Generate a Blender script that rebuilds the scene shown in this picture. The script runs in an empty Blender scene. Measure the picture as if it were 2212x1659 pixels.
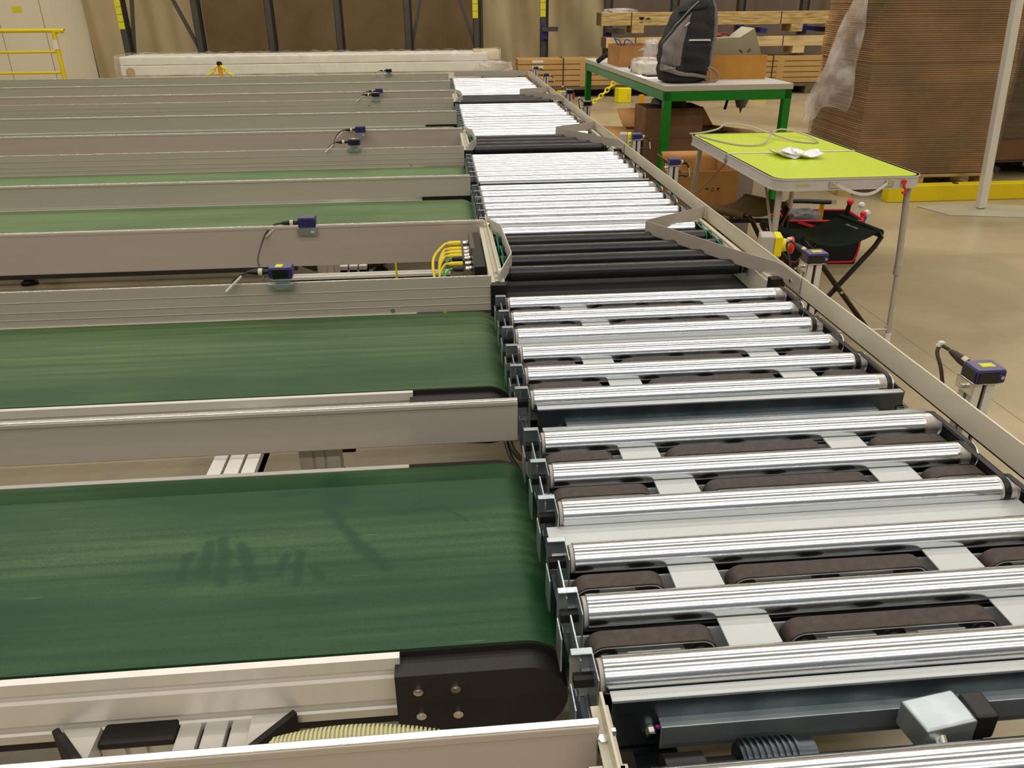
import bpy, math, random
from mathutils import Vector, Matrix, Quaternion
random.seed(7)
S = bpy.context.scene
COL = S.collection
PI = math.pi
# ---------------------------------------------------------------- camera, world, lamps, exposure
cam_d = bpy.data.cameras.new('camera'); cam = bpy.data.objects.new('camera', cam_d); COL.objects.link(cam)
S.camera = cam
cam_d.sensor_fit = 'HORIZONTAL'; cam_d.sensor_width = 36.0; cam_d.lens = 36.0 * 1712.0 / 2212.0
cam_d.clip_start = 0.05; cam_d.clip_end = 100
def cam_rot(p, yw, r):
    cy, sy, cp, sp = math.cos(yw), math.sin(yw), math.cos(p), math.sin(p)
    fwd = Vector((sy*cp, cy*cp, -sp)); right = Vector((cy, -sy, 0)); up = right.cross(fwd)
    c, s = math.cos(r), math.sin(r)
    a, b = c*right + s*up, -s*right + c*up
    return Matrix(((a.x, b.x, -fwd.x), (a.y, b.y, -fwd.y), (a.z, b.z, -fwd.z)))
cam.matrix_world = Matrix.Translation((0, 0, 1.3)) @ cam_rot(0.45358, 0.086397, -0.007698).to_4x4()
w = bpy.data.worlds.new('world'); S.world = w; w.use_nodes = True
w.node_tree.nodes['Background'].inputs[0].default_value = (0.9, 0.86, 0.78, 1)
w.node_tree.nodes['Background'].inputs[1].default_value = 0.25
LAMP_Z = 7.6
def lamp_row(y, e, x0=-9.0, x1=9.0, wd=0.16):
    l = bpy.data.lights.new('lamp_row', 'AREA'); l.shape = 'RECTANGLE'; l.size = x1-x0; l.size_y = wd
    l.energy = e; l.color = (1.0, 0.955, 0.88)
    o = bpy.data.objects.new('lamp_row', l); COL.objects.link(o); o.location = ((x0+x1)/2, y, LAMP_Z)
for yy, ee in ((-7.6, 420.0), (-4.2, 380.0), (-0.8, 230.0), (2.6, 190.0), (6.0, 290.0), (9.4, 520.0), (12.4, 120.0)):
    lamp_row(yy, ee)
S.view_settings.view_transform = 'Standard'; S.view_settings.look = 'None'
S.view_settings.gamma = 1.0; S.view_settings.use_curve_mapping = False
S.view_settings.exposure = 0.0

# ---------------------------------------------------------------- materials
def lin(c):
    return tuple((v/12.92 if v <= .04045 else ((v+.055)/1.055)**2.4) for v in (x/255.0 for x in c))
MATS = {}
def mat(name, rgb, rough=.5, metal=0.0, noise=0.0, nscale=30.0, stretch=(1, 1, 1), spec=.5, aniso=0.0, bump=0.0,
        rvar=0.0, alpha=1.0, trans=0.0, rgb2=None, coat=0.0, ior=1.45, srgb=True, world=True):
    m = bpy.data.materials.new(name); m.use_nodes = True; nt = m.node_tree; N, L = nt.nodes, nt.links
    b = N['Principled BSDF']
    c1 = lin(rgb) if srgb else rgb
    b.inputs['Base Color'].default_value = (*c1, 1); b.inputs['Roughness'].default_value = rough
    b.inputs['Metallic'].default_value = metal; b.inputs['Specular IOR Level'].default_value = spec
    b.inputs['Alpha'].default_value = alpha; b.inputs['Transmission Weight'].default_value = trans
    b.inputs['Coat Weight'].default_value = coat; b.inputs['IOR'].default_value = ior
    if aniso:
        b.inputs['Anisotropic'].default_value = aniso; b.inputs['Anisotropic Rotation'].default_value = .25
        t = N.new('ShaderNodeTangent'); t.direction_type = 'RADIAL'; t.axis = 'X'
        L.new(t.outputs[0], b.inputs['Tangent'])
    if noise or rvar or bump:
        if world:
            g = N.new('ShaderNodeNewGeometry').outputs['Position']
        else:
            g = N.new('ShaderNodeTexCoord').outputs['Object']
        mp = N.new('ShaderNodeMapping'); mp.inputs['Scale'].default_value = stretch; L.new(g, mp.inputs[0])
        nz = N.new('ShaderNodeTexNoise'); nz.inputs['Scale'].default_value = nscale; nz.inputs['Detail'].default_value = 5
        L.new(mp.outputs[0], nz.inputs['Vector'])
        if noise:
            c2 = lin(rgb2) if rgb2 else tuple(v*(1-noise) for v in c1)
            mx = N.new('ShaderNodeMix'); mx.data_type = 'RGBA'
            rp = N.new('ShaderNodeValToRGB'); rp.color_ramp.elements[0].position = .35; rp.color_ramp.elements[1].position = .68
            L.new(nz.outputs[0], rp.inputs[0]); L.new(rp.outputs[0], mx.inputs[0])
            mx.inputs[6].default_value = (*c1, 1); mx.inputs[7].default_value = (*c2, 1)
            L.new(mx.outputs[2], b.inputs['Base Color'])
        if rvar:
            mr = N.new('ShaderNodeMapRange'); mr.inputs[3].default_value = rough-rvar; mr.inputs[4].default_value = rough+rvar
            L.new(nz.outputs[0], mr.inputs[0]); L.new(mr.outputs[0], b.inputs['Roughness'])
        if bump:
            bp = N.new('ShaderNodeBump'); bp.inputs['Strength'].default_value = bump; bp.inputs['Distance'].default_value = .004
            L.new(nz.outputs[0], bp.inputs['Height']); L.new(bp.outputs[0], b.inputs['Normal'])
    MATS[name] = m
    return m
ALU = mat('anodised_aluminium', (198, 187, 175), .34, .3, .05, 5, (.25, 6, 6), rvar=.05)
ALU2 = mat('bright_aluminium', (222, 218, 210), .34, .3, .05, 40, (1, 1, .1), rvar=.05)
EDGEM = mat('bright_cut_edge', (236, 234, 230), .22, .8)
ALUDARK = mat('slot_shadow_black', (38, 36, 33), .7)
ZINC = mat('turned_zinc_roller', (226, 229, 232), .2, 1.0, .04, 2, (.3, .3, .3))
RIB = mat('grooved_roller_end', (205, 200, 195), .3, .9)
GALV = mat('galvanised_sheet', (186, 194, 197), .3, .8, .2, 14, (1, 1, 1), rgb2=(158, 170, 175), rvar=.08)
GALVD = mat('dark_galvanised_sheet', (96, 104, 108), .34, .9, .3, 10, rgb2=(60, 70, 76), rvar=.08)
PLATE = mat('light_grey_plate', (196, 199, 198), .45, .25, .05, 9)
BBELT = mat('brown_black_rubber', (58, 49, 45), .62, 0, .3, 90, (1, 1, 1), rgb2=(74, 62, 56))
BLACKP = mat('black_plastic', (24, 22, 21), .38, 0, .2, 200)
BLACKM = mat('matt_black_cover', (34, 31, 29), .55, 0, .25, 300, bump=.1)
BROLL = mat('black_coated_roller', (27, 26, 27), .2, .0, .5, 40, (.08, 1, 1), rgb2=(46, 44, 43), rvar=.06)
BEIGE = mat('beige_lacquer', (206, 200, 180), .42, 0, .06, 8)
RAILM = mat('brushed_side_rail', (226, 218, 196), .38, .15, .05, 20, (3, .3, 1), rvar=.05)
GREENB = mat('green_round_belt', (20, 120, 80), .4)
CREAM = mat('cream_conduit', (200, 196, 150), .5)
BLUEP = mat('blue_sensor_plastic', (44, 41, 96), .3, 0, .1, 100)
BLUET = mat('violet_sensor_lid', (104, 97, 134), .35, 0, .1, 60)
LENS = mat('black_lens_window', (10, 9, 14), .08, coat=.5)
YLAB = mat('yellow_label', (228, 222, 40), .55, 0, .08, 200, rgb2=(190, 186, 40))
RINGM = mat('beige_ring', (206, 196, 172), .5)
CABLE = mat('dark_cable', (52, 45, 36), .5)
WHITEP = mat('white_tag', (222, 214, 204), .5)
CHROME = mat('bright_steel', (215, 212, 208), .2, 1.0)
YCAB = mat('yellow_cable_jacket', (226, 200, 34), .42)
GCAB = mat('green_cable_jacket', (70, 160, 50), .42)
YPAINT = mat('yellow_paint', (226, 200, 16), .4, 0, .06, 6)
YPLAST = mat('yellow_plastic', (236, 218, 20), .35)
ORNG = mat('amber_plastic', (236, 170, 20), .4)
REDP = mat('red_plastic', (222, 40, 36), .32)
GREYP = mat('grey_plastic', (180, 172, 165), .45)
GRNPAINT = mat('green_enamel', (10, 116, 22), .35, 0, .06, 5)
TABLETOP = mat('grey_laminate', (205, 202, 200), .35, 0, .04, 4)
EDGE = mat('grey_edge_band', (178, 172, 148), .45)
LIME = mat('lime_laminate', (204, 222, 66), .33, 0, .05, 60, rgb2=(194, 212, 56))
WHITEM = mat('white_lacquered_metal', (206, 200, 194), .38, .3, .05, 8)
PAPER = mat('white_paper', (236, 236, 240), .7)
PRINT = mat('black_print', (30, 24, 20), .7)
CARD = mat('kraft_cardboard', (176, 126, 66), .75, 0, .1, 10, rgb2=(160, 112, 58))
CARDL = mat('golden_cardboard', (190, 136, 52), .7, 0, .08, 12, rgb2=(178, 124, 46))  # yellower cardboard tone
CARDD = mat('dull_shaded_cardboard', (118, 84, 54), .8, 0, .12, 9, rgb2=(102, 72, 46))  # dull tone of the tray, also painted shade for boxes under the workbench
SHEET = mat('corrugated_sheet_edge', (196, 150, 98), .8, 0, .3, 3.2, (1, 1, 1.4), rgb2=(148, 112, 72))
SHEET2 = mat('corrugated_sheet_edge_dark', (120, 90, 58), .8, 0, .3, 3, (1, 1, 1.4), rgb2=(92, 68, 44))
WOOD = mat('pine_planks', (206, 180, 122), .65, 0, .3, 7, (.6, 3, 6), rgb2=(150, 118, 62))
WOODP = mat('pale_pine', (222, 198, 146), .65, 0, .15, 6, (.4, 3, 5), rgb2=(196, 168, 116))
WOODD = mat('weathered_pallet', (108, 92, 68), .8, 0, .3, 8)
CARTON = mat('long_carton_kraft', (190, 152, 94), .7, 0, .06, 3, rgb2=(180, 142, 86))
STEELP = mat('rack_grey_steel', (92, 88, 84), .45, .6, .15, 20)
STEELD = mat('rack_dark_steel', (44, 38, 34), .5, .4)
RACKBLUE = mat('rack_blue_paint', (36, 40, 120), .45)
WHITEPK = mat('white_packaging', (226, 222, 206), .45, 0, .04, 3)
PLTEXT = mat('plastic_grey_fabric', (132, 124, 121), .85, 0, .25, 120, rgb2=(122, 115, 113))
FABD = mat('charcoal_fabric', (48, 46, 46), .85, 0, .3, 60, rgb2=(36, 35, 36), bump=.2)
FABB = mat('black_mesh_fabric', (34, 38, 38), .8, 0, .3, 90, rgb2=(26, 28, 29), bump=.2)
FABG = mat('grey_trim', (140, 128, 116), .7, 0, .15, 60)
FABL = mat('reflective_silver', (205, 204, 200), .4)
STRAP = mat('brown_grey_strap', (150, 124, 100), .7)
GREENC = mat('dark_green_canvas', (18, 38, 30), .8, 0, .2, 200, bump=.15)
BROWNC = mat('olive_brown_canvas', (98, 76, 44), .85, 0, .15, 150, bump=.15)
TUBEB = mat('dark_brown_tube', (40, 30, 22), .3, .3)
STEELSH = mat('raw_steel_sheet', (172, 164, 138), .42, .45, .1, 12)
CURT = mat('beige_tarpaulin', (182, 164, 124), .8, 0, .12, 1.6)
CURTB = mat('brown_tarpaulin', (120, 98, 66), .85, 0, .12, 2.2, rgb2=(104, 84, 56))
CURTG = mat('grey_brown_tarpaulin', (120, 104, 90), .8, 0, .15, 2.0)
GLOVE = mat('grey_knit_glove', (128, 128, 130), .9, 0, .3, 80)
BAGBLK = mat('black_tool_bag_cloth', (22, 20, 20), .85, 0, .2, 150)
REDPIPE = mat('red_piping', (206, 36, 52), .6)
MAGENTA = mat('pink_paint_dab', (190, 60, 150), .6)

def film_mat(name, a, rough=.2, col=(235, 230, 222), nscale=9.0, bump=.6, lo=.4, hi=.62, amin=None, stretch=(1, 1, 1)):
    m = bpy.data.materials.new(name); m.use_nodes = True; nt = m.node_tree; N, L = nt.nodes, nt.links
    out = N['Material Output']; b = N['Principled BSDF']
    b.inputs['Base Color'].default_value = (*lin(col), 1); b.inputs['Roughness'].default_value = rough
    b.inputs['Specular IOR Level'].default_value = .6
    tr = N.new('ShaderNodeBsdfTransparent'); mx = N.new('ShaderNodeMixShader')
    g = N.new('ShaderNodeNewGeometry'); mp = N.new('ShaderNodeMapping'); mp.inputs['Scale'].default_value = stretch
    L.new(g.outputs['Position'], mp.inputs[0])
    nz = N.new('ShaderNodeTexNoise'); nz.inputs['Scale'].default_value = nscale; nz.inputs['Detail'].default_value = 6
    L.new(mp.outputs[0], nz.inputs['Vector'])
    mr = N.new('ShaderNodeMapRange'); mr.inputs[1].default_value = lo; mr.inputs[2].default_value = hi
    mr.inputs[3].default_value = a*.4 if amin is None else amin; mr.inputs[4].default_value = a
    L.new(nz.outputs[0], mr.inputs[0])
    bp = N.new('ShaderNodeBump'); bp.inputs['Strength'].default_value = bump; bp.inputs['Distance'].default_value = .02
    L.new(nz.outputs[0], bp.inputs['Height']); L.new(bp.outputs[0], b.inputs['Normal'])
    L.new(mr.outputs[0], mx.inputs[0]); L.new(tr.outputs[0], mx.inputs[1]); L.new(b.outputs[0], mx.inputs[2])
    L.new(mx.outputs[0], out.inputs[0])
    return m
FILM = film_mat('stretch_film', .42, .22, (128, 112, 92), 3, .25, stretch=(.5, .5, 4), amin=.24)
FILMW = film_mat('crumpled_film', .5, .18, (236, 226, 220), 9, .6, amin=.18)
BUBBLE = film_mat('white_wrap_film', .35, .14, (244, 242, 236), 4, .2, amin=.12)

WIPES = [(-.234, 1.318, -.215, 1.261, .028), (-.243, 1.249, -.165, 1.117, .010), (-.165, 1.117, -.118, 1.057, .012), (-.424, 1.149, -.415, 1.068, .011), (-.403, 1.16, -.379, 1.042, .010), (-.37, 1.137, -.333, 1.049, .010),
         (-.294, 1.056, -.287, 1.104, .008), (-.236, 1.062, -.225, 1.038, .008), (-.097, 1.212, -.021, 1.219, .005), (-.021, 1.219, .02, 1.172, .004), (-.097, 1.205, -.072, 1.239, .005), (-.451, 1.12, -.446, 1.06, .008), (-.265, 1.108, -.261, 1.03, .008), (-.258, 1.297, -.334, 1.289, .008)]
def belt_mat():
    m = bpy.data.materials.new('green_pvc_belt'); m.use_nodes = True; nt = m.node_tree; N, L = nt.nodes, nt.links
    b = N['Principled BSDF']; g = N.new('ShaderNodeNewGeometry')
    def noise(scale, stretch, det=5):
        mp = N.new('ShaderNodeMapping'); mp.inputs['Scale'].default_value = stretch; L.new(g.outputs['Position'], mp.inputs[0])
        n = N.new('ShaderNodeTexNoise'); n.inputs['Scale'].default_value = scale; n.inputs['Detail'].default_value = det
        L.new(mp.outputs[0], n.inputs['Vector']); return n.outputs[0]
    def ramp(v, a, c):
        r = N.new('ShaderNodeMapRange'); r.inputs[1].default_value = a; r.inputs[2].default_value = c; L.new(v, r.inputs[0]); return r.outputs[0]
    def math_(op, a, c):
        q = N.new('ShaderNodeMath'); q.operation = op
        for i, v in enumerate((a, c)):
            if isinstance(v, (int, float)): q.inputs[i].default_value = v
            else: L.new(v, q.inputs[i])
        return q.outputs[0]
    def mix(f, a, c):
        x = N.new('ShaderNodeMix'); x.data_type = 'RGBA'; L.new(f, x.inputs[0])
        for i, v in ((6, a), (7, c)):
            if isinstance(v, tuple): x.inputs[i].default_value = (*lin(v), 1)
            else: L.new(v, x.inputs[i])
        return x.outputs[2]
    def wipe():
        # hand-wiped strokes and a clean lane on the nearest belt (rubbed clean)
        acc = None
        for ax, ay, bx, by, wd in WIPES:
            vm = []
            def V(x, y): return (x, y, 0)
            pa = N.new('ShaderNodeVectorMath'); pa.operation = 'SUBTRACT'; L.new(flat, pa.inputs[0]); pa.inputs[1].default_value = V(ax, ay)
            d = (bx-ax, by-ay); l2 = d[0]**2+d[1]**2
            dt = N.new('ShaderNodeVectorMath'); dt.operation = 'DOT_PRODUCT'; L.new(pa.outputs[0], dt.inputs[0]); dt.inputs[1].default_value = (d[0]/l2, d[1]/l2, 0)
            cl = N.new('ShaderNodeClamp'); L.new(dt.outputs['Value'], cl.inputs[0])
            sc = N.new('ShaderNodeVectorMath'); sc.operation = 'SCALE'; sc.inputs[0].default_value = (d[0], d[1], 0); L.new(cl.outputs[0], sc.inputs['Scale'])
            df = N.new('ShaderNodeVectorMath'); df.operation = 'DISTANCE'; L.new(pa.outputs[0], df.inputs[0]); L.new(sc.outputs[0], df.inputs[1])
            mr = N.new('ShaderNodeMapRange'); mr.inputs[1].default_value = wd*.5; mr.inputs[2].default_value = wd*1.5; mr.inputs[3].default_value = .25; L.new(df.outputs['Value'], mr.inputs[0])
            acc = mr.outputs[0] if acc is None else math_('MINIMUM', acc, mr.outputs[0])
        ln = N.new('ShaderNodeMapRange'); ln.inputs[1].default_value = 1.01; ln.inputs[2].default_value = 1.035; ln.inputs[3].default_value = .42
        L.new(math_('ADD', sep2.outputs[1], math_('MULTIPLY', patch, .02)), ln.inputs[0])
        return math_('MULTIPLY', acc, ln.outputs[0])
    sep2 = N.new('ShaderNodeSeparateXYZ'); L.new(g.outputs['Position'], sep2.inputs[0])
    cx = N.new('ShaderNodeCombineXYZ'); wob = noise(30, (1, 1, 1), 2)
    L.new(math_('ADD', sep2.outputs[0], math_('MULTIPLY', math_('SUBTRACT', wob, .5), .02)), cx.inputs[0]); L.new(sep2.outputs[1], cx.inputs[1]); flat = cx.outputs[0]
    streak = ramp(noise(26, (.06, 2.2, 1)), .32, .72)
    patch = ramp(noise(2.6, (.55, 1.6, 1), 3), .38, .6)
    fine = ramp(noise(300, (1, 1, 1), 2), .3, .8)
    lane = ramp(noise(9, (.02, 1.4, 1), 2), .42, .58)
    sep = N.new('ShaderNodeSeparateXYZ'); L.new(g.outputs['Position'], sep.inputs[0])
    far_dust_haze = N.new('ShaderNodeMapRange'); far_dust_haze.inputs[1].default_value = 1.0; far_dust_haze.inputs[2].default_value = 4.2; far_dust_haze.inputs[3].default_value = .0; far_dust_haze.inputs[4].default_value = .8; L.new(sep.outputs[1], far_dust_haze.inputs[0])  # far belts paled: heavier dust plus painted haze and grazing sheen
    dust_haze = math_('MULTIPLY', math_('ADD', math_('MULTIPLY', streak, .55), math_('MULTIPLY', fine, .35)), math_('ADD', math_('MULTIPLY', patch, .6), math_('MULTIPLY', lane, .25)))
    dust_haze = math_('MINIMUM', math_('ADD', dust_haze, far_dust_haze.outputs[0]), 1.0)
    dust_haze = math_('MULTIPLY', math_('MULTIPLY', dust_haze, .82), wipe())
    c = mix(dust_haze, (0, 56, 29), (112, 134, 88))
    scr = ramp(noise(60, (.12, 5, 1), 2), .72, .78)
    spot = ramp(noise(5, (1, 1, 1), 2), .5, .6)
    c = mix(math_('MULTIPLY', math_('MULTIPLY', scr, spot), .6), c, (150, 165, 130))
    L.new(c, b.inputs['Base Color'])
    rr = N.new('ShaderNodeMapRange'); rr.inputs[3].default_value = .42; rr.inputs[4].default_value = .62; L.new(dust_haze, rr.inputs[0])
    L.new(rr.outputs[0], b.inputs['Roughness']); b.inputs['Specular IOR Level'].default_value = .24
    return m
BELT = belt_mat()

def floor_mat():
    m = bpy.data.materials.new('polished_concrete'); m.use_nodes = True; nt = m.node_tree; N, L = nt.nodes, nt.links
    b = N['Principled BSDF']; g = N.new('ShaderNodeNewGeometry')
    n1 = N.new('ShaderNodeTexNoise'); n1.inputs['Scale'].default_value = .8; n1.inputs['Detail'].default_value = 3; n1.inputs['Distortion'].default_value = 1.5; L.new(g.outputs['Position'], n1.inputs['Vector'])
    n2 = N.new('ShaderNodeTexNoise'); n2.inputs['Scale'].default_value = 25; n2.inputs['Detail'].default_value = 6; L.new(g.outputs['Position'], n2.inputs['Vector'])
    a = N.new('ShaderNodeMix'); a.data_type = 'RGBA'; a.inputs[6].default_value = (*lin((188, 171, 137)), 1); a.inputs[7].default_value = (*lin((158, 142, 110)), 1)
    r = N.new('ShaderNodeMapRange'); r.inputs[1].default_value = .38; r.inputs[2].default_value = .62; L.new(n1.outputs[0], r.inputs[0]); L.new(r.outputs[0], a.inputs[0])
    c = N.new('ShaderNodeMix'); c.data_type = 'RGBA'; c.blend_type = 'MULTIPLY'; c.inputs[0].default_value = .2; L.new(a.outputs[2], c.inputs[6]); L.new(n2.outputs[0], c.inputs[7])
    # saw-cut joint along y at x = 1.92
    sx = N.new('ShaderNodeSeparateXYZ'); L.new(g.outputs['Position'], sx.inputs[0])
    d = N.new('ShaderNodeMath'); d.operation = 'SUBTRACT'; L.new(sx.outputs[0], d.inputs[0]); d.inputs[1].default_value = 1.92
    ab = N.new('ShaderNodeMath'); ab.operation = 'ABSOLUTE'; L.new(d.outputs[0], ab.inputs[0])
    lt = N.new('ShaderNodeMath'); lt.operation = 'LESS_THAN'; L.new(ab.outputs[0], lt.inputs[0]); lt.inputs[1].default_value = .0016
    e = N.new('ShaderNodeMix'); e.data_type = 'RGBA'; L.new(lt.outputs[0], e.inputs[0]); L.new(c.outputs[2], e.inputs[6]); e.inputs[7].default_value = (.12, .10, .07, 1)
    L.new(e.outputs[2], b.inputs['Base Color'])
    rr = N.new('ShaderNodeMapRange'); rr.inputs[3].default_value = .22; rr.inputs[4].default_value = .42; L.new(n1.outputs[0], rr.inputs[0]); L.new(rr.outputs[0], b.inputs['Roughness'])
    return m
FLOORM = floor_mat()
WALLM = mat('white_wall_panel', (222, 212, 186), .6, 0, .04, 1.5)
CEILM = mat('dark_roof_deck', (128, 124, 116), .8, 0, .1, 1)

# ---------------------------------------------------------------- mesh helpers
class MB:
    def __init__(s): s.v = []; s.f = []
    def add(s, vs, fs):
        o = len(s.v); s.v += [tuple(p) for p in vs]; s.f += [tuple(i+o for i in f) for f in fs]; return s
    def box(s, x0, x1, y0, y1, z0, z1):
        return s.add([(x0, y0, z0), (x1, y0, z0), (x1, y1, z0), (x0, y1, z0), (x0, y0, z1), (x1, y0, z1), (x1, y1, z1), (x0, y1, z1)],
                     [(0, 3, 2, 1), (4, 5, 6, 7), (0, 1, 5, 4), (1, 2, 6, 5), (2, 3, 7, 6), (3, 0, 4, 7)])
    def rbox(s, c, size, rot=(0, 0, 0)):
        from mathutils import Euler
        R = Euler(rot).to_matrix(); c = Vector(c); h = [v/2 for v in size]
        vs = [c + R @ Vector((a*h[0], b*h[1], d*h[2])) for d in (-1, 1) for a, b in ((-1, -1), (1, -1), (1, 1), (-1, 1))]
        return s.add(vs, [(0, 3, 2, 1), (4, 5, 6, 7), (0, 1, 5, 4), (1, 2, 6, 5), (2, 3, 7, 6), (3, 0, 4, 7)])
    def bar(s, a, b, wd, ht, up=(0, 0, 1)):
        a, b = Vector(a), Vector(b); d = (b-a).normalized(); u = Vector(up)
        sd = d.cross(u).normalized(); u = sd.cross(d).normalized()
        vs = [p + sd*x*wd/2 + u*z*ht/2 for p in (a, b) for x, z in ((-1, -1), (1, -1), (1, 1), (-1, 1))]
        return s.add(vs, [(0, 1, 2, 3), (7, 6, 5, 4), (0, 4, 5, 1), (1, 5, 6, 2), (2, 6, 7, 3), (3, 7, 4, 0)])
    def cyl(s, a, b, r, n=16, r2=None, cap=True):
        a, b = Vector(a), Vector(b); r2 = r if r2 is None else r2
        q = (b-a).normalized().to_track_quat('Z', 'Y'); vs = []
        for p, rr in ((a, r), (b, r2)):
            for i in range(n):
                t = 2*PI*i/n; vs.append(p + q @ Vector((rr*math.cos(t), rr*math.sin(t), 0)))
        fs = [(i, (i+1) % n, n+(i+1) % n, n+i) for i in range(n)]
        if cap: fs += [tuple(range(n-1, -1, -1)), tuple(range(n, 2*n))]
        return s.add(vs, fs)
    def lathe(s, prof, a, d, n=24, cap=True):
        """prof: (distance along d, radius)"""
        a, d = Vector(a), Vector(d).normalized(); q = d.to_track_quat('Z', 'Y'); vs = []; k = len(prof)
        for t_, r in prof:
            for i in range(n):
                t = 2*PI*i/n; vs.append(a + d*t_ + q @ Vector((r*math.cos(t), r*math.sin(t), 0)))
        fs = [(j*n+i, j*n+(i+1) % n, (j+1)*n+(i+1) % n, (j+1)*n+i) for j in range(k-1) for i in range(n)]
        if cap: fs += [tuple(range(n-1, -1, -1)), tuple(range((k-1)*n, k*n))]
        return s.add(vs, fs)
    def tube(s, pts, r, n=8, closed=False, cap=True, smooth=0):
        P = [Vector(p) for p in pts]
        if smooth: P = catmull(P, smooth, closed)
        rs = r if isinstance(r, (list, tuple)) else [r]*len(P)
        k = len(P); T = []
        for i in range(k):
            a = P[i-1] if (i > 0 or closed) else P[i]; b = P[(i+1) % k] if (i < k-1 or closed) else P[i]
            T.append((b-a).normalized())
        u = T[0].orthogonal().normalized(); vs = []
        for i in range(k):
            if i: u = (u - T[i]*u.dot(T[i])); u = u.normalized() if u.length > 1e-6 else T[i].orthogonal().normalized()
            v = T[i].cross(u)
            for j in range(n):
                t = 2*PI*j/n; vs.append(P[i] + (u*math.cos(t) + v*math.sin(t))*rs[i])
        m = k if closed else k-1
        fs = [(i*n+j, i*n+(j+1) % n, ((i+1) % k)*n+(j+1) % n, ((i+1) % k)*n+j) for i in range(m) for j in range(n)]
        if cap and not closed: fs += [tuple(range(n-1, -1, -1)), tuple(range((k-1)*n, k*n))]
        return s.add(vs, fs)
    def prism(s, poly, axis, a0, a1):
        """polygon in the plane across axis: x->(y,z)  y->(x,z)  z->(x,y)"""
        def P(p, a): return {'x': (a, p[0], p[1]), 'y': (p[0], a, p[1]), 'z': (p[0], p[1], a)}[axis]
        n = len(poly); vs = [P(p, a0) for p in poly] + [P(p, a1) for p in poly]
        fs = [(i, (i+1) % n, n+(i+1) % n, n+i) for i in range(n)] + [tuple(range(n-1, -1, -1)), tuple(range(n, 2*n))]
        return s.add(vs, fs)
    def strip(s, pts, z0, z1, th, off=0.0):
        """upright sheet following a plan polyline"""
        P = [Vector((p[0], p[1])) for p in pts]; k = len(P); Nn = []
        for i in range(k):
            a = P[max(i-1, 0)]; b = P[min(i+1, k-1)]; d = (b-a).normalized(); Nn.append(Vector((-d.y, d.x)))
        vs = []
        for i in range(k):
            for o, z in ((-th/2, z0), (th/2, z0), (th/2, z1), (-th/2, z1)):
                q = P[i] + Nn[i]*(o+off); vs.append((q.x, q.y, z))
        fs = [(4*i+j, 4*i+(j+1) % 4, 4*i+4+(j+1) % 4, 4*i+4+j) for i in range(k-1) for j in range(4)]
        fs += [(3, 2, 1, 0), tuple(4*(k-1)+j for j in range(4))]
        return s.add(vs, fs)
    def grid(s, fn, nu, nv, closed_u=False):
        vs = [fn(i/(nu if closed_u else nu-1), j/(nv-1)) for j in range(nv) for i in range(nu)]
        m = nu if closed_u else nu-1
        return s.add(vs, [(j*nu+i, j*nu+(i+1) % nu, (j+1)*nu+(i+1) % nu, (j+1)*nu+i) for j in range(nv-1) for i in range(m)])
    def sphere(s, c, r, n=12, m=8, sc=(1, 1, 1)):
        c = Vector(c)
        return s.grid(lambda u, v: (c.x+r*sc[0]*math.sin(PI*(v*.998+.001))*math.cos(2*PI*u), c.y+r*sc[1]*math.sin(PI*(v*.998+.001))*math.sin(2*PI*u), c.z+r*sc[2]*math.cos(PI*v)), n, m, True)
    def poly(s, pts): return s.add(pts, [tuple(range(len(pts)))])
    def build(s, name, m, parent=None, loc=None, bevel=0.0, angle=35, solid=0.0, label=None, seg=2, **tags):
        me = bpy.data.meshes.new(name); me.from_pydata(s.v, [], s.f)
        import bmesh
        bm = bmesh.new(); bm.from_mesh(me); bmesh.ops.recalc_face_normals(bm, faces=bm.faces); bm.to_mesh(me); bm.free()
        me.materials.append(m)
        me.polygons.foreach_set('use_smooth', [True]*len(me.polygons)); me.set_sharp_from_angle(angle=math.radians(angle))
        o = bpy.data.objects.new(name, me); COL.objects.link(o)
        if parent is not None: o.parent = parent
        if loc is not None: o.location = loc
        if solid:
            md = o.modifiers.new('thick', 'SOLIDIFY'); md.thickness = solid; md.offset = 0
        if bevel:
            md = o.modifiers.new('bevel', 'BEVEL'); md.width = bevel; md.segments = seg; md.limit_method = 'ANGLE'; md.angle_limit = math.radians(40)
            md.harden_normals = True
        if label: o['label'] = label
        for k_, v_ in tags.items(): o[k_] = v_
        return o
def catmull(P, k, closed=False):
    out = []; n = len(P); rng = n if closed else n-1
    for i in range(rng):
        p1, p2 = P[i], P[(i+1) % n]
        p0 = P[i-1] if (i > 0 or closed) else p1*2-p2
        p3 = P[(i+2) % n] if (i+2 < n or closed) else p2*2-p1
        for j in range(k):
            t = j/k
            out.append(.5*((2*p1)+(p2-p0)*t+(2*p0-5*p1+4*p2-p3)*t*t+(3*p1-p0-3*p2+p3)*t**3))
    if not closed: out.append(P[-1].copy())
    return out
def tag(o, label, cat, group=None):
    o['label'] = label; o['category'] = cat
    if group: o['group'] = group
    return o
def thing(name, label, cat, loc=(0, 0, 0), rz=0.0, group=None):
    o = bpy.data.objects.new(name, None); COL.objects.link(o); o.location = loc; o.rotation_euler = (0, 0, rz)
    o.empty_display_size = .1
    return tag(o, label, cat, group)
def struct(name, mb, m, **k):
    o = mb.build(name, m, **k); o['kind'] = 'structure'; return o
KIDS = {}
def copy_tree(o, parent=None):
    c = o.copy(); COL.objects.link(c)
    if parent is not None: c.parent = parent
    for ch in list(o.children): copy_tree(ch, c)
    return c
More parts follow.
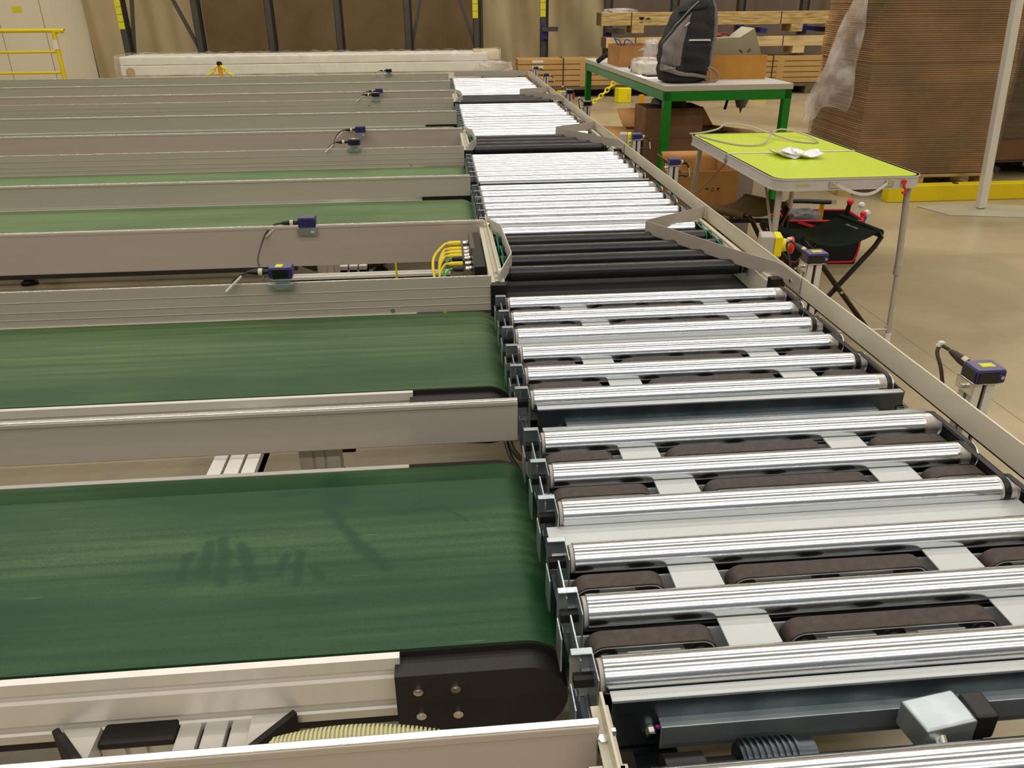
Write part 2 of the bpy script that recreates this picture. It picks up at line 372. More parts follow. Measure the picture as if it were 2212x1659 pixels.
def text_mesh(name, txt, size, m, parent, matrix, th=.0006):
    cu = bpy.data.curves.new(name, 'FONT'); cu.body = txt; cu.size = size; cu.extrude = th; cu.align_x = 'CENTER'; cu.align_y = 'CENTER'
    tmp = bpy.data.objects.new('tmp', cu); COL.objects.link(tmp)
    bpy.context.view_layer.update()
    me = bpy.data.meshes.new_from_object(tmp.evaluated_get(bpy.context.evaluated_depsgraph_get()))
    bpy.data.objects.remove(tmp); bpy.data.curves.remove(cu)
    me.materials.clear(); me.materials.append(m); me.name = name
    o = bpy.data.objects.new(name, me); COL.objects.link(o); o.parent = parent; o.matrix_local = matrix
    return o

# ---------------------------------------------------------------- setting
struct('floor', MB().box(-12, 10, -9, 15.5, -.1, 0), FLOORM)
def drape(x0, x1, z0, z1, y, amp, per, nu, ph=0.0, sl=.25):
    mb = MB()
    def f(u, v):
        x = x0+(x1-x0)*u; z = z0+(z1-z0)*v
        return (x, y + amp*(math.sin((x+sl*z*math.sin(x*.7))*2*PI/per+ph)+.5*math.sin(x*2*PI/per*2.3+1.7*ph+z*.8))*(.35+.65*math.sin(PI*min(1, .25+.5*v))), z)
    return mb.grid(f, nu, 14)
struct('wall_back', MB().box(-12, 10, 15.2, 15.4, 0, 8), WALLM)
struct('wall_right', MB().box(9.9, 10, -9, 15.2, 0, 8), WALLM)
struct('wall_left', MB().box(-12, -11.9, -9, 15.2, 0, 8), WALLM)
struct('wall_front', MB().box(-12, 10, -9.1, -9, 0, 8), mat('blue_grey_wall', (98, 108, 118), .6))
struct('ceiling', MB().box(-12, 10, -9, 15.4, 7.9, 8.05), CEILM)

# ---------------------------------------------------------------- roller conveyor: six-roller belt transfer modules
ZR = .53; RR = .025; ZA = ZR-RR
def make_module():
    t = thing('transfer_module', '', 'roller conveyor', (0, 0, 0))
    # side channels and cross channels
    for nm, xa, xb in (('side_channel', .1625, .168), ('side_channel', .993, 1.012)):
        c = MB().box(xa, xb, -.05, .66, .33 if xa < .5 else .40, .445 if xa < .5 else .472)
        if xa > .5: c.box(xa, xb+.008, -.05, .66, .466, .472)
        c.build(nm, GALV, t, bevel=.002)
    MB().box(.984, 1.000, -.04, .65, .455, .486).build('side_rail', GALV, t, bevel=.004)
    MB().box(1.003, 1.009, -.04, .65, .472, .505).build('cover_strip', BLACKM, t)
    for sgn, y in ((-1, -.034), (1, .634)):
        ya, yb = (y-.010, y+.007) if sgn < 0 else (y, y+.030)
        fr = ya if sgn < 0 else yb
        c = MB().box(.184, 1.005, ya, yb, .500, .504).box(.184, 1.005, fr-.0015, fr+.0015, .425, .504)
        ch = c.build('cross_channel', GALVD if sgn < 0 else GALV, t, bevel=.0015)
        MB().box(.184, 1.005, ya, yb, .5035, .506).build('top_flange', PLATE if sgn < 0 else GALV, ch, bevel=.001)
        if sgn < 0:
            l = MB().box(.245, .945, fr-.016, fr, .470, .4725).box(.245, .945, fr-.017, fr-.0145, .434, .4725)
            l.build('lip', GALV, ch, bevel=.001)
            for bx in (.236, .955):
                b = MB().cyl((bx, fr-.002, .452), (bx, fr-.006, .452), .011, 16).cyl((bx, fr-.006, .452), (bx, fr-.013, .452), .007, 6)
                bo = b.build('bolt', CHROME, ch)
                MB().sphere((bx+.009, fr-.004, .458), .005, 8, 6, (1, .4, 1)).build('paint_mark', MAGENTA, bo)
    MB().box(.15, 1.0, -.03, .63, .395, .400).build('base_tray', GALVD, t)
    # rollers
    for k in range(6):
        y = .12*k
        r = MB().lathe([(0, .0205), (.0, .0238), (.0015, RR), (.776, RR), (.7765, .0244)], (.1785, y, ZA), (1, 0, 0), 40).build('roller', ZINC, t)
        pr = [(0, .0244)]
        for q in range(8): pr += [(.003+q*.0038, .0246), (.0048+q*.0038, .0226)]
        pr += [(.036, .0244), (.037, .018)]
        MB().lathe(pr, (.955, y, ZA), (1, 0, 0), 32).build('grooved_end', RIB, r)
        MB().cyl((.1735, y, ZA), (.1786, y, ZA), .0222, 28).build('end_cap', GREYP, r)
        MB().box(.142, .174, y-.007, y+.007, ZA-.012, ZA+.002).build('axle', BLACKP, r)
        MB().cyl((.99, y, ZA), (1.003, y, ZA), .0062, 6).build('axle', BLACKP, r)
        # left carrying bracket: upright plate next to the roller, back plate and folded flange
        b = MB().box(.168, .1705, y-.030, y+.028, .43, .528).box(.141, .1705, y+.0255, y+.028, .455, .5275).box(.141, .1705, y+.016, y+.028, .526, .5285)
        b.box(.134, .1365, y-.062, y-.018, .455, .515)
        b.build('bearing_bracket', GALV, t, bevel=.0012)
        if k < 5:
            # flat poly-v belt between the grooved ends
            v = MB()
            ya, yb = y, y+.12; rr = .0262
            x0 = .962 if k % 2 else .976
            v.prism([(ya, ZA+.0248), (yb, ZA+.0248), (yb, ZA+.0264), (ya, ZA+.0264)], 'x', x0, x0+.011)
            v.prism([(ya, ZA-.0264), (yb, ZA-.0264), (yb, ZA-.0248), (ya, ZA-.0248)], 'x', x0, x0+.011)
            for yc, d in ((ya, -1), (yb, 1)):
                arc = [(yc+d*math.sin(a)*.0264, ZA+math.cos(a)*.0264) for a in [PI*i/10 for i in range(11)]]
                inn = [(yc+d*math.sin(a)*.0248, ZA+math.cos(a)*.0248) for a in [PI*i/10 for i in range(10, -1, -1)]]
                v.prism(arc+inn, 'x', x0, x0+.011)
            # the drive belts of the module sit low beside the rollers
            v.build('drive_belt', BLACKP, t)
    # rows between the rollers
    rows = {0: ((.170, .352), (.452, .762), (.868, .985)), 1: ((.170, .312), (.412, .728), (.826, .985)),
            3: ((.170, .352), (.452, .762), (.868, .985)), 4: ((.170, .312), (.412, .728), (.826, .985))}
    for k in range(5):
        yc = .12*k+.06
        if k == 2:
            MB().box(.150, .99, yc-.034, yc+.036, .495, .498).prism([(yc-.034, .498), (yc-.042, .490), (yc-.042, .470), (yc-.040, .470), (yc-.034, .4945)], 'x', .150, .99).build('cover_plate', PLATE, t, bevel=.001)
            continue
        c = MB().box(.152, .99, yc-.034, yc-.031, .44, .494).box(.152, .99, yc+.031, yc+.034, .44, .486).box(.152, .99, yc-.034, yc+.034, .44, .443)
        c.box(.152, .99, yc-.040, yc-.031, .4915, .494)
        ca = c.build('belt_carrier', PLATE, t, bevel=.0008)
        MB().box(.152, .154, yc-.05, yc+.036, .45, .523).build('end_tab', GALV, ca)
        loops = rows[k]
        for i in range(len(loops)-1):
            xa, xb = loops[i][1]+.012, loops[i+1][0]-.012
            MB().box(xa, xb, yc-.034, yc+.034, .498, .5015).prism([(yc-.034, .5015), (yc-.040, .496), (yc-.040, .485), (yc-.036, .485), (yc-.034, .495)], 'x', xa, xb).build('cover_plate', PLATE, ca, bevel=.0015)
        for (xa, xb) in loops:
            r = .024; zc = .508-r; out = []; inn = []
            for i in range(13):
                a = PI/2+PI*i/12; out.append((xa+r+r*math.cos(a), zc+r*math.sin(a))); inn.append((xa+r+(r-.003)*math.cos(a), zc+(r-.003)*math.sin(a)))
            for i in range(13):
                a = -PI/2+PI*i/12; out.append((xb-r+r*math.cos(a), zc+r*math.sin(a))); inn.append((xb-r+(r-.003)*math.cos(a), zc+(r-.003)*math.sin(a)))
            n = len(out); y0, y1 = yc-.013, yc+.017
            vs = [(p[0], y0, p[1]) for p in out]+[(p[0], y0, p[1]) for p in inn]+[(p[0], y1, p[1]) for p in out]+[(p[0], y1, p[1]) for p in inn]
            fs = []
            for i in range(n):
                j = (i+1) % n
                fs += [(i, j, n+j, n+i), (2*n+i, 3*n+i, 3*n+j, 2*n+j), (i, 2*n+i, 2*n+j, j), (n+i, n+j, 3*n+j, 3*n+i)]
            bl = MB().add(vs, fs).build('transfer_belt', BBELT, ca)
            lin_ = MB(); q0 = [(xa+r+(r-.0028)*math.cos(PI/2+PI*i/12), zc+(r-.0028)*math.sin(PI/2+PI*i/12)) for i in range(13)]+[(xb-r+(r-.0028)*math.cos(-PI/2+PI*i/12), zc+(r-.0028)*math.sin(-PI/2+PI*i/12)) for i in range(13)]
            q1 = [(xa+r+(r-.0044)*math.cos(PI/2+PI*i/12), zc+(r-.0044)*math.sin(PI/2+PI*i/12)) for i in range(13)]+[(xb-r+(r-.0044)*math.cos(-PI/2+PI*i/12), zc+(r-.0044)*math.sin(-PI/2+PI*i/12)) for i in range(13)]
            vs2 = [(p[0], yy, p[1]) for yy in (y0-.0004, y1) for qq in (q0, q1) for p in qq]
            fs2 = []
            for i in range(n):
                j = (i+1) % n; fs2 += [(i, j, n+j, n+i), (n+i, n+j, 3*n+j, 3*n+i)]
            lin_.add(vs2, fs2).build('belt_lining', PLATE, bl)
            xs = [xa+r, xb-r] if xb-xa < .25 else [xa+r, (xa+xb)/2, xb-r]
            for x in xs:
                MB().lathe([(0, .007), (.002, .009), (.003, .017), (.0, .0185), (.002, .0195), (.006, .0185), (.028, .0190), (.028, .008)], (x, yc-.012, zc), (0, 1, 0), 24).build('pulley', BLACKP, bl)
            for i in range(len(xs)-1):
                a, b = xs[i]+.030, xs[i+1]-.030
                if b-a > .03: MB().box(a, b, yc-.036, yc-.0135, .4935, .4975).build('guard_tongue', PLATE, ca, bevel=.001)
    return t
MODY = [.749, 1.537, 3.05, 3.85, 5.36, 6.16, 7.68, 8.48]
ORD = ['nearest to the camera', 'second from the camera', 'third from the camera', 'fourth from the camera', 'fifth from the camera', 'sixth from the camera', 'seventh from the camera', 'farthest, under the end plate']
proto = make_module()
for i, y in enumerate(MODY):
    o = proto if i == 0 else copy_tree(proto)
    o.location = (0, y, 0)
    tag(o, 'bright six-roller transfer module with brown cross belts, ' + ORD[i], 'roller conveyor', 'six-roller transfer modules')

# long supporting frame of the roller conveyor
t = thing('conveyor_underframe', 'dark galvanised underframe and legs carrying the roller conveyor', 'conveyor frame', (.58, 5.0, 0))
for x in (-.33, .36):
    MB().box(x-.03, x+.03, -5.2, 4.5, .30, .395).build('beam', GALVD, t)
for y in (-3.1, -.8, 1.5, 3.8):
    for x in (-.33, .36):
        MB().box(x-.022, x+.022, y-.022, y+.022, .02, .30).cyl((x, y, 0), (x, y, .02), .04, 16).build('leg', ALU2, t)

# ---------------------------------------------------------------- black roller sections
def make_black(n=5, near=True):
    t = thing('black_roller_section', '', 'roller conveyor')
    for k in range(6):
        if k < 6-n: continue
        y = .12*k; silver = k == 5
        r = MB().lathe([(0, .020), (.001, RR), (.745, RR), (.7455, .020)], (.205, y, ZA), (1, 0, 0), 36).build('roller', ZINC if silver else BROLL, t, label='bright steel roller' if silver else None)
        for xa, xb in ((.180, .2045), (.9512, .978)):
            MB().lathe([(0, .021), (.004, .0235), (.007, .019), (.011, .0235), (.014, .019), (.018, .0235), (xb-xa, .0225)], (xa, y, ZA), (1, 0, 0), 24).build('grooved_end', BLACKP, r)
        MB().cyl((.16, y, ZA), (.18, y, ZA), .006, 6).build('axle', CHROME, r)
        MB().cyl((.978, y, ZA), (.995, y, ZA), .006, 6).build('axle', CHROME, r)
    for k in range(6-n, 5):
        for x in (.188 if k % 2 else .194, .963 if k % 2 else .957):
            y = .12*k; rr = .0225; pts = []
            for i in range(9):
                a = PI/2+PI*i/8; pts.append((x, y+rr*math.cos(a), ZA+rr*math.sin(a)))
            for i in range(9):
                a = -PI/2+PI*i/8; pts.append((x, y+.12+rr*math.cos(a), ZA+rr*math.sin(a)))
            MB().tube(pts, .0028, 6, True).build('round_belt', GREENB, t)
    y0 = -.075 if n > 1 else .53
    # left beige profile with upright lip and black end block
    pf = [(.134, .44), (.178, .44), (.178, .53), (.162, .53), (.162, .527), (.150, .527), (.150, .53), (.134, .53)]
    MB().prism(pf, 'y', y0+.03, .62).build('side_profile', BEIGE, t, bevel=.001)
    MB().box(.160, .164, y0+.05, .70, .53, .556).box(.150, .172, y0+.05, .70, .53, .533).build('upright_lip', BEIGE, t, bevel=.001)
    MB().box(.132, .180, y0, y0+.03, .436, .536).build('end_block', BLACKP, t, bevel=.002)
    for y in (y0+.07, y0+.12, .60):
        MB().cyl((.156, y, .53), (.156, y, .537), .006, 6).cyl((.164, y, .545), (.170, y, .545), .005, 6).build('screw', CHROME, t)
    # bent guard plate standing over the rollers on the left
    if n > 1:
        g = MB().strip([(.163, -.04), (.214, .155), (.207, .50), (.163, .62)], .517, .566, .003)
        g.build('guard_plate', ALU2, t)
    # right beige profile
    MB().box(.985, 1.012, y0+.02, .70, .44, .512).box(.990, 1.006, y0+.02, .70, .512, .522).build('side_profile', BEIGE, t, bevel=.002)
    MB().box(.985, 1.022, y0-.01, y0+.02, .44, .527).build('end_block', BLACKP, t, bevel=.002)
    MB().box(.15, 1.0, y0+.02, .68, .43, .436).build('base_tray', BLACKM, t)
    return t
sec = make_black()
for i, (y, nm) in enumerate(((2.305, 'nearest complete one, beside the yellow plugs'), (4.615, 'second complete one along the line'), (6.925, 'farthest one, beyond the second arm'))):
    o = sec if i == 0 else copy_tree(sec)
    o.location = (0, y, 0)
    tag(o, 'section of five black rollers and one bright roller, ' + nm, 'roller conveyor', 'black roller sections')
o = make_black(1); o.location = (0, -.023, 0)
tag(o, 'section cut by the bottom frame edge showing a single bright roller', 'roller conveyor', 'black roller sections')
# drive motor parts in the gap behind that single roller
t = thing('drive_unit', 'dark drive unit with junction box in the gap near the bottom right', 'motor', (.45, .655, .40))
MB().box(-.25, .52, -.045, .03, 0, .006).box(-.25, .52, -.05, -.045, 0, .05).build('mounting_plate', BLACKM, t)
MB().lathe([(0, .018), (.0, .028), (.05, .028), (.05, .02), (.09, .02)], (-.21, -.01, .035), (1, 0, 0), 24).build('gear_housing', BLACKP, t)
m_ = MB()
for i in range(9): m_.cyl((-.11+i*.008, -.005, .042), (-.107+i*.008, -.005, .042), .030, 24)
m_.cyl((-.115, -.005, .042), (-.02, -.005, .042), .026, 24).build('ribbed_motor', GALVD, t)
jb = MB().rbox((.135, .0, .085), (.075, .05, .04), (0, 0, .15)).build('junction_box', GALV, t, bevel=.004)
MB().cyl((.125, -.02, .085), (.12, -.045, .075), .010, 12).build('gland', CHROME, jb)
MB().tube([(.12, -.045, .075), (.13, -.062, .06), (.16, -.06, .05), (.18, -.03, .06), (.19, .01, .075)], .0065, 8, smooth=5).build('cable', BLACKP, jb)
MB().box(.17, .20, -.02, .02, .07, .11).build('plug', BLACKP, jb, bevel=.004)
for x in (-.05, .02):
    MB().cyl((x, -.02, .006), (x, -.02, .012), .006, 6).build('bolt', CHROME, t)

# ---------------------------------------------------------------- right side rail, end plate, diverter arms
rail = MB().box(1.028, 1.032, .1, 9.52, .508, .566).box(1.028, 1.05, .1, 9.52, .508, .511)
tag(rail.build('guide_rail', RAILM, loc=(0, 0, 0)), 'long pale metal guide rail along the right side of the rollers', 'guide rail')
ep = MB().box(.20, 1.027, 9.50, 9.504, .508, .566)
tag(ep.build('end_plate', ALU), 'upright metal stop plate across the far end of the rollers', 'end plate')
for i, (ya, nm) in enumerate(((2.24, 'nearest'), (4.60, 'middle'), (6.91, 'farthest'))):
    pts = [(1.0235, ya-.13), (1.0235, ya-.02), (1.015, ya+.03), (.95, ya+.14), (.738, ya+.565), (.742, ya+.575), (1.0, ya+.745), (1.0235, ya+.77)]
    d = thing('diverter_arm', nm + ' V-shaped metal diverter arm reaching over the rollers from the right rail', 'diverter arm', (1.0235, ya, .52), 0, 'diverter arms')
    MB().strip([(p[0]-1.0235, p[1]-ya) for p in pts], 0, .0455, .003).build('bent_strip', ALU, d)
    MB().cyl((-.0015, -.07, .018), (-.005, -.07, .018), .006, 8).build('screw', CHROME, d)

# ---------------------------------------------------------------- belt conveyors with side guards
ZB = .457
def make_belt(kind):
    """local y: 0 = near edge of the frame; kind A has guards on both sides, B one on the far side"""
    t = thing('belt_conveyor', '', 'belt conveyor')
    XL = -6.5; W = .515 if kind == 'A' else .532
    r = .072; xc = .088; zc = ZB+.001-r
    def stad(rad):
        pts = [(XL, zc+rad), (xc-.12, zc+rad)]
        for i in range(25):
            a = PI/2-PI*i/24; pts.append((xc+rad*math.cos(a), zc+rad*math.sin(a)))
        return pts+[(xc-.12, zc-rad), (XL, zc-rad)]
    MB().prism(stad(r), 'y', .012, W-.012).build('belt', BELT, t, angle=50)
    MB().prism(stad(r-.003), 'y', .0095, .0118).build('belt_edge', BLACKM, t)
    # profiled frame sides
    q = ZB
    side = [(.008, q), (-.004, q), (-.004, q-.020), (.004, q-.024), (.004, q-.032), (-.006, q-.036), (-.006, q-.076), (.003, q-.080), (.003, q-.091), (-.006, q-.095), (-.006, q-.110), (.008, q-.110)]
    MB().prism(side, 'x', XL, -.09).build('side_frame', ALU2, t)
    MB().prism([(W-p[0], p[1]) for p in side], 'x', XL, -.09).build('side_frame', ALU2, t)
    # round-nosed black end covers
    for s, (ya, yb) in enumerate(((-.028, .010), (W-.010, W+.024))):
        pl = [(-.097, q-.012), (xc, q-.012)]
        rr = .0625; zz = q-.012-rr
        for i in range(1, 21):
            a = PI/2-PI*i/20; pl.append((xc+rr*math.cos(a), zz+rr*math.sin(a)))
        pl.append((-.097, q-.118-.005))
        c = MB().prism(pl, 'y', ya, yb).build('end_cover', BLACKM, t, bevel=.001)
        if s == 0:
            for x, z in ((-.065, q-.040), (-.012, q-.040), (-.063, q-.088), (-.010, q-.090)):
                MB().cyl((x, ya, z), (x, ya-.004, z), .0072, 20).cyl((x, ya-.004, z), (x, ya-.0045, z), .004, 6).build('screw', CHROME, c)
    # side guards
    if kind == 'A':
        gy = ((-.223, .152), (.575, .135))
        g = MB().box(XL, gy[0][1], gy[0][0]-.004, gy[0][0]+.004, .40, .550).box(XL, gy[0][1], gy[0][0]-.006, gy[0][0]+.006, .541, .554)
        g0 = g.build('side_guard', ALU, t, bevel=.003, seg=3)
        MB().box(XL, gy[0][1], gy[0][0]-.005, gy[0][0]+.005, .5535, .5565).build('cut_edge', EDGEM, g0, bevel=.0014)
        g = MB().box(XL, gy[1][1], gy[1][0]-.004, gy[1][0]+.004, .468, .560).box(XL, gy[1][1], gy[1][0]-.007, gy[1][0]+.007, .552, .563)
        g0 = g.build('side_guard', ALU, t, bevel=.003, seg=3)
        MB().box(XL, gy[1][1], gy[1][0]-.006, gy[1][0]+.006, .5625, .5655).build('cut_edge', EDGEM, g0, bevel=.0014)
        MB().box(XL, -.55, gy[0][0]-.008, gy[0][0]+.010, .386, .3995).build('lower_strip', BLACKM, t)
        # bracket plates that carry the guards
        for x in (-1.6, -3.6, -5.6):
            MB().box(x, x+.05, -.219, 0, .40, .406).build('guard_bracket', ALU2, t)
    else:
        g = MB().box(XL, .135, .531, .537, .456, .563)
        for z in (.478, .500, .530): g.box(XL, .135, .529, .5315, z, z+.0022)
        g0 = g.build('side_guard', ALU, t, bevel=.001)
        MB().box(XL, .135, .531, .537, .5628, .5648).build('cut_edge', EDGEM, g0, bevel=.0009)
        MB().cyl((-.16, .531, .467), (-.16, .528, .467), .007, 6).build('screw', CHROME, t)
    # cross beam with two slots, legs and feet
    bx0 = -.41 if kind == 'A' else -.545
    ya, yb = (-.16, .44) if kind == 'A' else (-.215, .50)
    for x in (bx0, bx0-2.6, bx0-5.0):
        b = MB().box(x, x+.030, ya, yb, .315, .36).box(x+.036, x+.068, ya, yb, .315, .36).box(x+.074, x+.104, ya, yb, .315, .36).box(x, x+.104, ya, yb, .315, .345)
        bo = b.build('cross_beam', ALU2, t, bevel=.0012)
        MB().box(x+.030, x+.036, ya, yb, .345, .348).box(x+.068, x+.074, ya, yb, .345, .348).build('slot', ALUDARK, bo)
    for x in ((bx0-.105, bx0-2.6-.105, bx0-5.0-.105) if kind == 'A' else (-.39, -2.17, -4.25)):
        for y in ((-.03, .44) if kind == 'A' else (.06, .335)):
            l = MB().box(x, x+.033, y, y+.05, .13, .352).box(x+.040, x+.062, y, y+.05, .13, .352).box(x+.069, x+.102, y, y+.05, .13, .352).box(x+.005, x+.097, y+.006, y+.044, .13, .352)
            lo = l.build('leg', ALU2, t, bevel=.001)
            MB().box(x-.001, x+.104, y-.004, y+.056, .352, .365).build('cap', BLACKM, lo, bevel=.004)
            MB().cyl((x+.05, y+.025, .0), (x+.05, y+.025, .012), .04, 20).cyl((x+.05, y+.025, .012), (x+.05, y+.025, .10), .010, 10).cyl((x+.05, y+.025, .012), (x+.05, y+.025, .035), .034, 20, .014).build('foot', STEELD, lo)
            MB().box(x-.004, x+.106, y-.006, y+.056, .105, .13).build('foot_cover', BLACKM, lo, bevel=.004)
    if kind == 'A':
        # corner gussets with black covers each side of the first cross beam
        for sx, x0 in ((-1, -.516), (1, -.306)):
            yf = -.008
            tri = [(x0, yf), (x0+sx*.055, yf), (x0, yf-.060)]
            g = MB().prism(tri, 'z', .325, .372).build('gusset', ALU2, t, bevel=.001)
            a, b = Vector((x0+sx*.058, yf, 0)), Vector((x0-sx*.006, yf-.068, 0))
            d = (b-a).normalized(); n = Vector((-d.y, d.x, 0)); n = n if n.x*sx > 0 else -n
            MB().prism([(a.x, a.y), (b.x, b.y), (b.x+n.x*.010, b.y+n.y*.010), (a.x+n.x*.010, a.y+n.y*.010)], 'z', .318, .378).build('gusset_cover', BLACKM, g, bevel=.002)
    return t
A0 = make_belt('A'); B0 = make_belt('B')
LY = (1.433, 3.725, 6.075, 8.41); JY = (2.24, 4.528, 6.90, 9.29)
NUM = ('nearest', 'third', 'fifth', 'seventh'); NUMB = ('second', 'fourth', 'sixth', 'eighth and farthest')
for i, y in enumerate(LY):
    o = A0 if i == 0 else copy_tree(A0); o.location = (0, .858+(y-1.433), 0)
    if i:
        for ch in o.children:
            if not ch.name.startswith(('side_guard', 'lower_strip', 'guard_bracket')): ch.location.y += .045
    tag(o, 'green belt conveyor with silver side guards, %s counted from the camera' % NUM[i], 'belt conveyor', 'green belt conveyors on the left')
for i, y in enumerate(JY):
    o = B0 if i == 0 else copy_tree(B0); o.location = (0, 1.705+(y-2.24), 0)
    tag(o, 'green belt conveyor with silver side guard, %s counted from the camera' % NUMB[i], 'belt conveyor', 'green belt conveyors on the left')
# corrugated conduit lying in the front gap
mb = MB(); pts = []
for i in range(46):
    x = -.26+i*.0058; z = .398-1.4*(x+.165)**2
    mb.cyl((x, .765, z), (x+.0032, .765, z), .024, 20)
mb.tube([(-.26+i*.029, .765, .398-1.4*(-.26+i*.029+.165)**2) for i in range(10)], .0205, 16)
tag(mb.build('conduit', CREAM), 'cream corrugated conduit lying in the gap before the nearest belt', 'conduit')
# profile lying in the gap before the third belt
mb = MB().box(-.60, .02, 2.945, 2.963, .315, .35).box(-.60, .02, 2.972, 2.99, .315, .35).box(-.60, .02, 2.945, 2.99, .315, .34)
tag(mb.build('profile_beam', ALU2, bevel=.001), 'silver slotted profile beam in the gap beside the yellow plugs', 'beam')

# ---------------------------------------------------------------- yellow plugs and their distribution box
t = thing('distribution_box', 'dark brown box on the conveyor side holding the yellow cable plugs', 'junction box', (.105, 2.64, .42))
MB().box(-.012, .025, -.20, .21, 0, .11).build('housing', BLACKP, t, bevel=.004)
MB().box(-.016, -.0, .00, .20, .085, .112).build('cover', mat('brown_cover', (88, 76, 68), .5), t, bevel=.003)
socks = [(2.81, .50, 'y', .011), (2.735, .502, 'y', .0085), (2.70, .500, 'y', .0085), (2.665, .498, 'y', .0085), (2.625, .50, 'k', .0085), (2.575, .498, 'y', .008), (2.53, .494, 'k', .0085), (2.49, .475, 'y', .007)]
for y, z, k, r in socks:
    MB().lathe([(0, r*.9), (.004, r*1.15), (.012, r*1.15), (.014, r*.9), (.026, r*.95)], (.094-.105, y-2.64, z-.42), (-1, 0, 0), 14).build('socket', CHROME, t)
desc = {2.81: 'thick yellow cable with a large plug, farthest in the row', 2.735: 'yellow cable second in the row of plugs', 2.70: 'yellow cable third in the row of plugs', 2.665: 'yellow cable fourth in the row of plugs',
        2.625: 'green cable with a black plug, farther of two', 2.575: 'yellow cable between the two black plugs', 2.53: 'green cable with a black plug, nearer of two', 2.49: 'yellow cable lowest and nearest in the row'}
for i, (y, z, k, r) in enumerate(socks):
    c = thing('sensor_cable', desc[y], 'cable', (.067, y, z), 0, 'cables plugged into the dark box')
    L_ = .050 if k == 'y' else .036
    MB().lathe([(0, r*.8), (.002, r), (L_*.5, r), (L_*.55, r*.92), (L_*.75, r), (L_, r*.62)], (-.006, 0, 0), (-1, 0, 0), 14).build('plug', YCAB if k == 'y' else BLACKP, c)
    e = -.006-L_
    dy = -(y-2.44)
    mid = .03 if i != 0 else .05
    MB().tube([(e+.006, 0, 0), (e-.012, dy*.03, -.002), (e-mid, dy*.22, -.030), (e-mid+.004, dy*.5, -.075), (e-mid*.4, dy*.72, -.15), (e+.005, dy*.85, -.24)], r*.5 if k == 'y' else r*.4, 8, smooth=6).build('jacket', YCAB if k == 'y' else GCAB, c)
c = MB().tube([(-.185, 2.93, .40), (-.185, 2.93, .30), (-.18, 2.93, .22)], .004, 6).box(-.19, -.18, 2.925, 2.935, .395, .41)
tag(c.build('cable_tie', YCAB), 'yellow cable tie hanging under the third guard panel', 'cable tie')

# ---------------------------------------------------------------- light barrier sensors on the guards
def left_sensor(kind):
    t = thing('light_sensor', '', 'sensor')
    if kind == 'low':      # body sits across the top edge, bracket hangs on the face
        h = MB().box(-.033, .030, -.034, .010, -.008, .024).build('housing', BLUEP, t, bevel=.003)
        MB().box(-.030, .027, -.032, .008, .024, .027).build('lid', BLUET, h, bevel=.001)
        b = MB().box(-.036, .034, -.040, -.008, -.0115, -.009).box(-.036, .034, -.040, -.0375, -.036, -.009).build('bracket', GALV, t, bevel=.001)
        MB().box(.012, .024, -.041, -.040, -.026, -.022).build('slot', WHITEP, b)
        z = .006; y = -.014
    else:
        h = MB().box(-.033, .033, -.026, .020, .022, .050).build('housing', BLUEP, t, bevel=.003)
        MB().box(-.022, .022, -.0275, -.025, .025, .047).build('lens_window', LENS, h)
        MB().box(-.031, .031, -.024, .018, .050, .053).build('lid', BLUET, h, bevel=.001)
        MB().box(-.014, .006, -.018, .008, .053, .0536).build('label_sticker', YLAB, h)
        b = MB().box(-.026, .030, -.028, .006, .016, .019).box(-.038, .034, -.020, -.004, 0, .003).box(-.02, .02, -.012, -.009, 0, .018).box(-.038, .034, -.0225, -.020, -.014, .003).build('bracket', GALV, t, bevel=.001)
        for x in (-.024, .014): MB().cyl((x, -.0225, -.007), (x, -.025, -.007), .004, 8).build('rivet', CHROME, b)
        z = .036; y = -.004
    p = MB().lathe([(0, .0075), (.016, .0075), (.0165, .0095), (.030, .0095), (.032, .010), (.050, .007), (.062, .0045)], (-.034, y, z), (-1, 0, 0), 14).build('plug', BLACKP, t)
    MB().lathe([(0, .0102), (.012, .0102)], (-.052, y, z), (-1, 0, 0), 16).build('ring', RINGM, p)
    if kind == 'low':
        pts = [(-.094, y, z), (-.122, y, z-.006), (-.150, y-.02, z-.030), (-.163, y-.06, z-.060), (-.152, y-.20, z-.078), (-.105, y-.36, z-.080), (-.065, y-.55, z-.070), (-.045, y-.66, z-.045)]
    else:
        pts = [(-.094, y, z), (-.12, y, z-.010), (-.145, y+.008, z-.035), (-.162, y+.01, z-.075), (-.17, y+.012, z-.15)]
    cb = MB().tube(pts, .0033, 8, smooth=6).build('cable', CABLE, t)
    MB().bar((-.112, y-.006, z-.008), (-.158, y-.02, z-.048), .009, .004).build('cable_tag', WHITEP, cb)
    return t
lowP, highP = left_sensor('low'), left_sensor('high')
lows = [(-.495, 2.949, .557, 'blue sensor clamped on the guard left of the yellow plugs, upper of the nearest pair'),
        (-.487, 5.24, .557, 'blue sensor clamped on a silver guard, upper of the middle pair'), (-.51, 7.55, .557, 'blue sensor clamped on a silver guard, upper of the pair farthest back')]
highs = [(-.468, 2.24, .563, 'blue sensor with yellow sticker, lower of the pair nearest the camera'), (-.462, 4.528, .563, 'dark blue sensor with yellow sticker, lower of the middle pair'),
         (-.497, 6.90, .563, 'dark blue sensor, lower of the pair farthest back'), (-.51, 9.29, .563, 'tiny dark sensor alone on the last guard before the white package')]
for P, L_ in ((lowP, lows), (highP, highs)):
    for i, (x, y, z, lb) in enumerate(L_):
        o = P if i == 0 else copy_tree(P); o.location = (x, y, z); tag(o, lb, 'sensor', 'blue sensors on the guards')

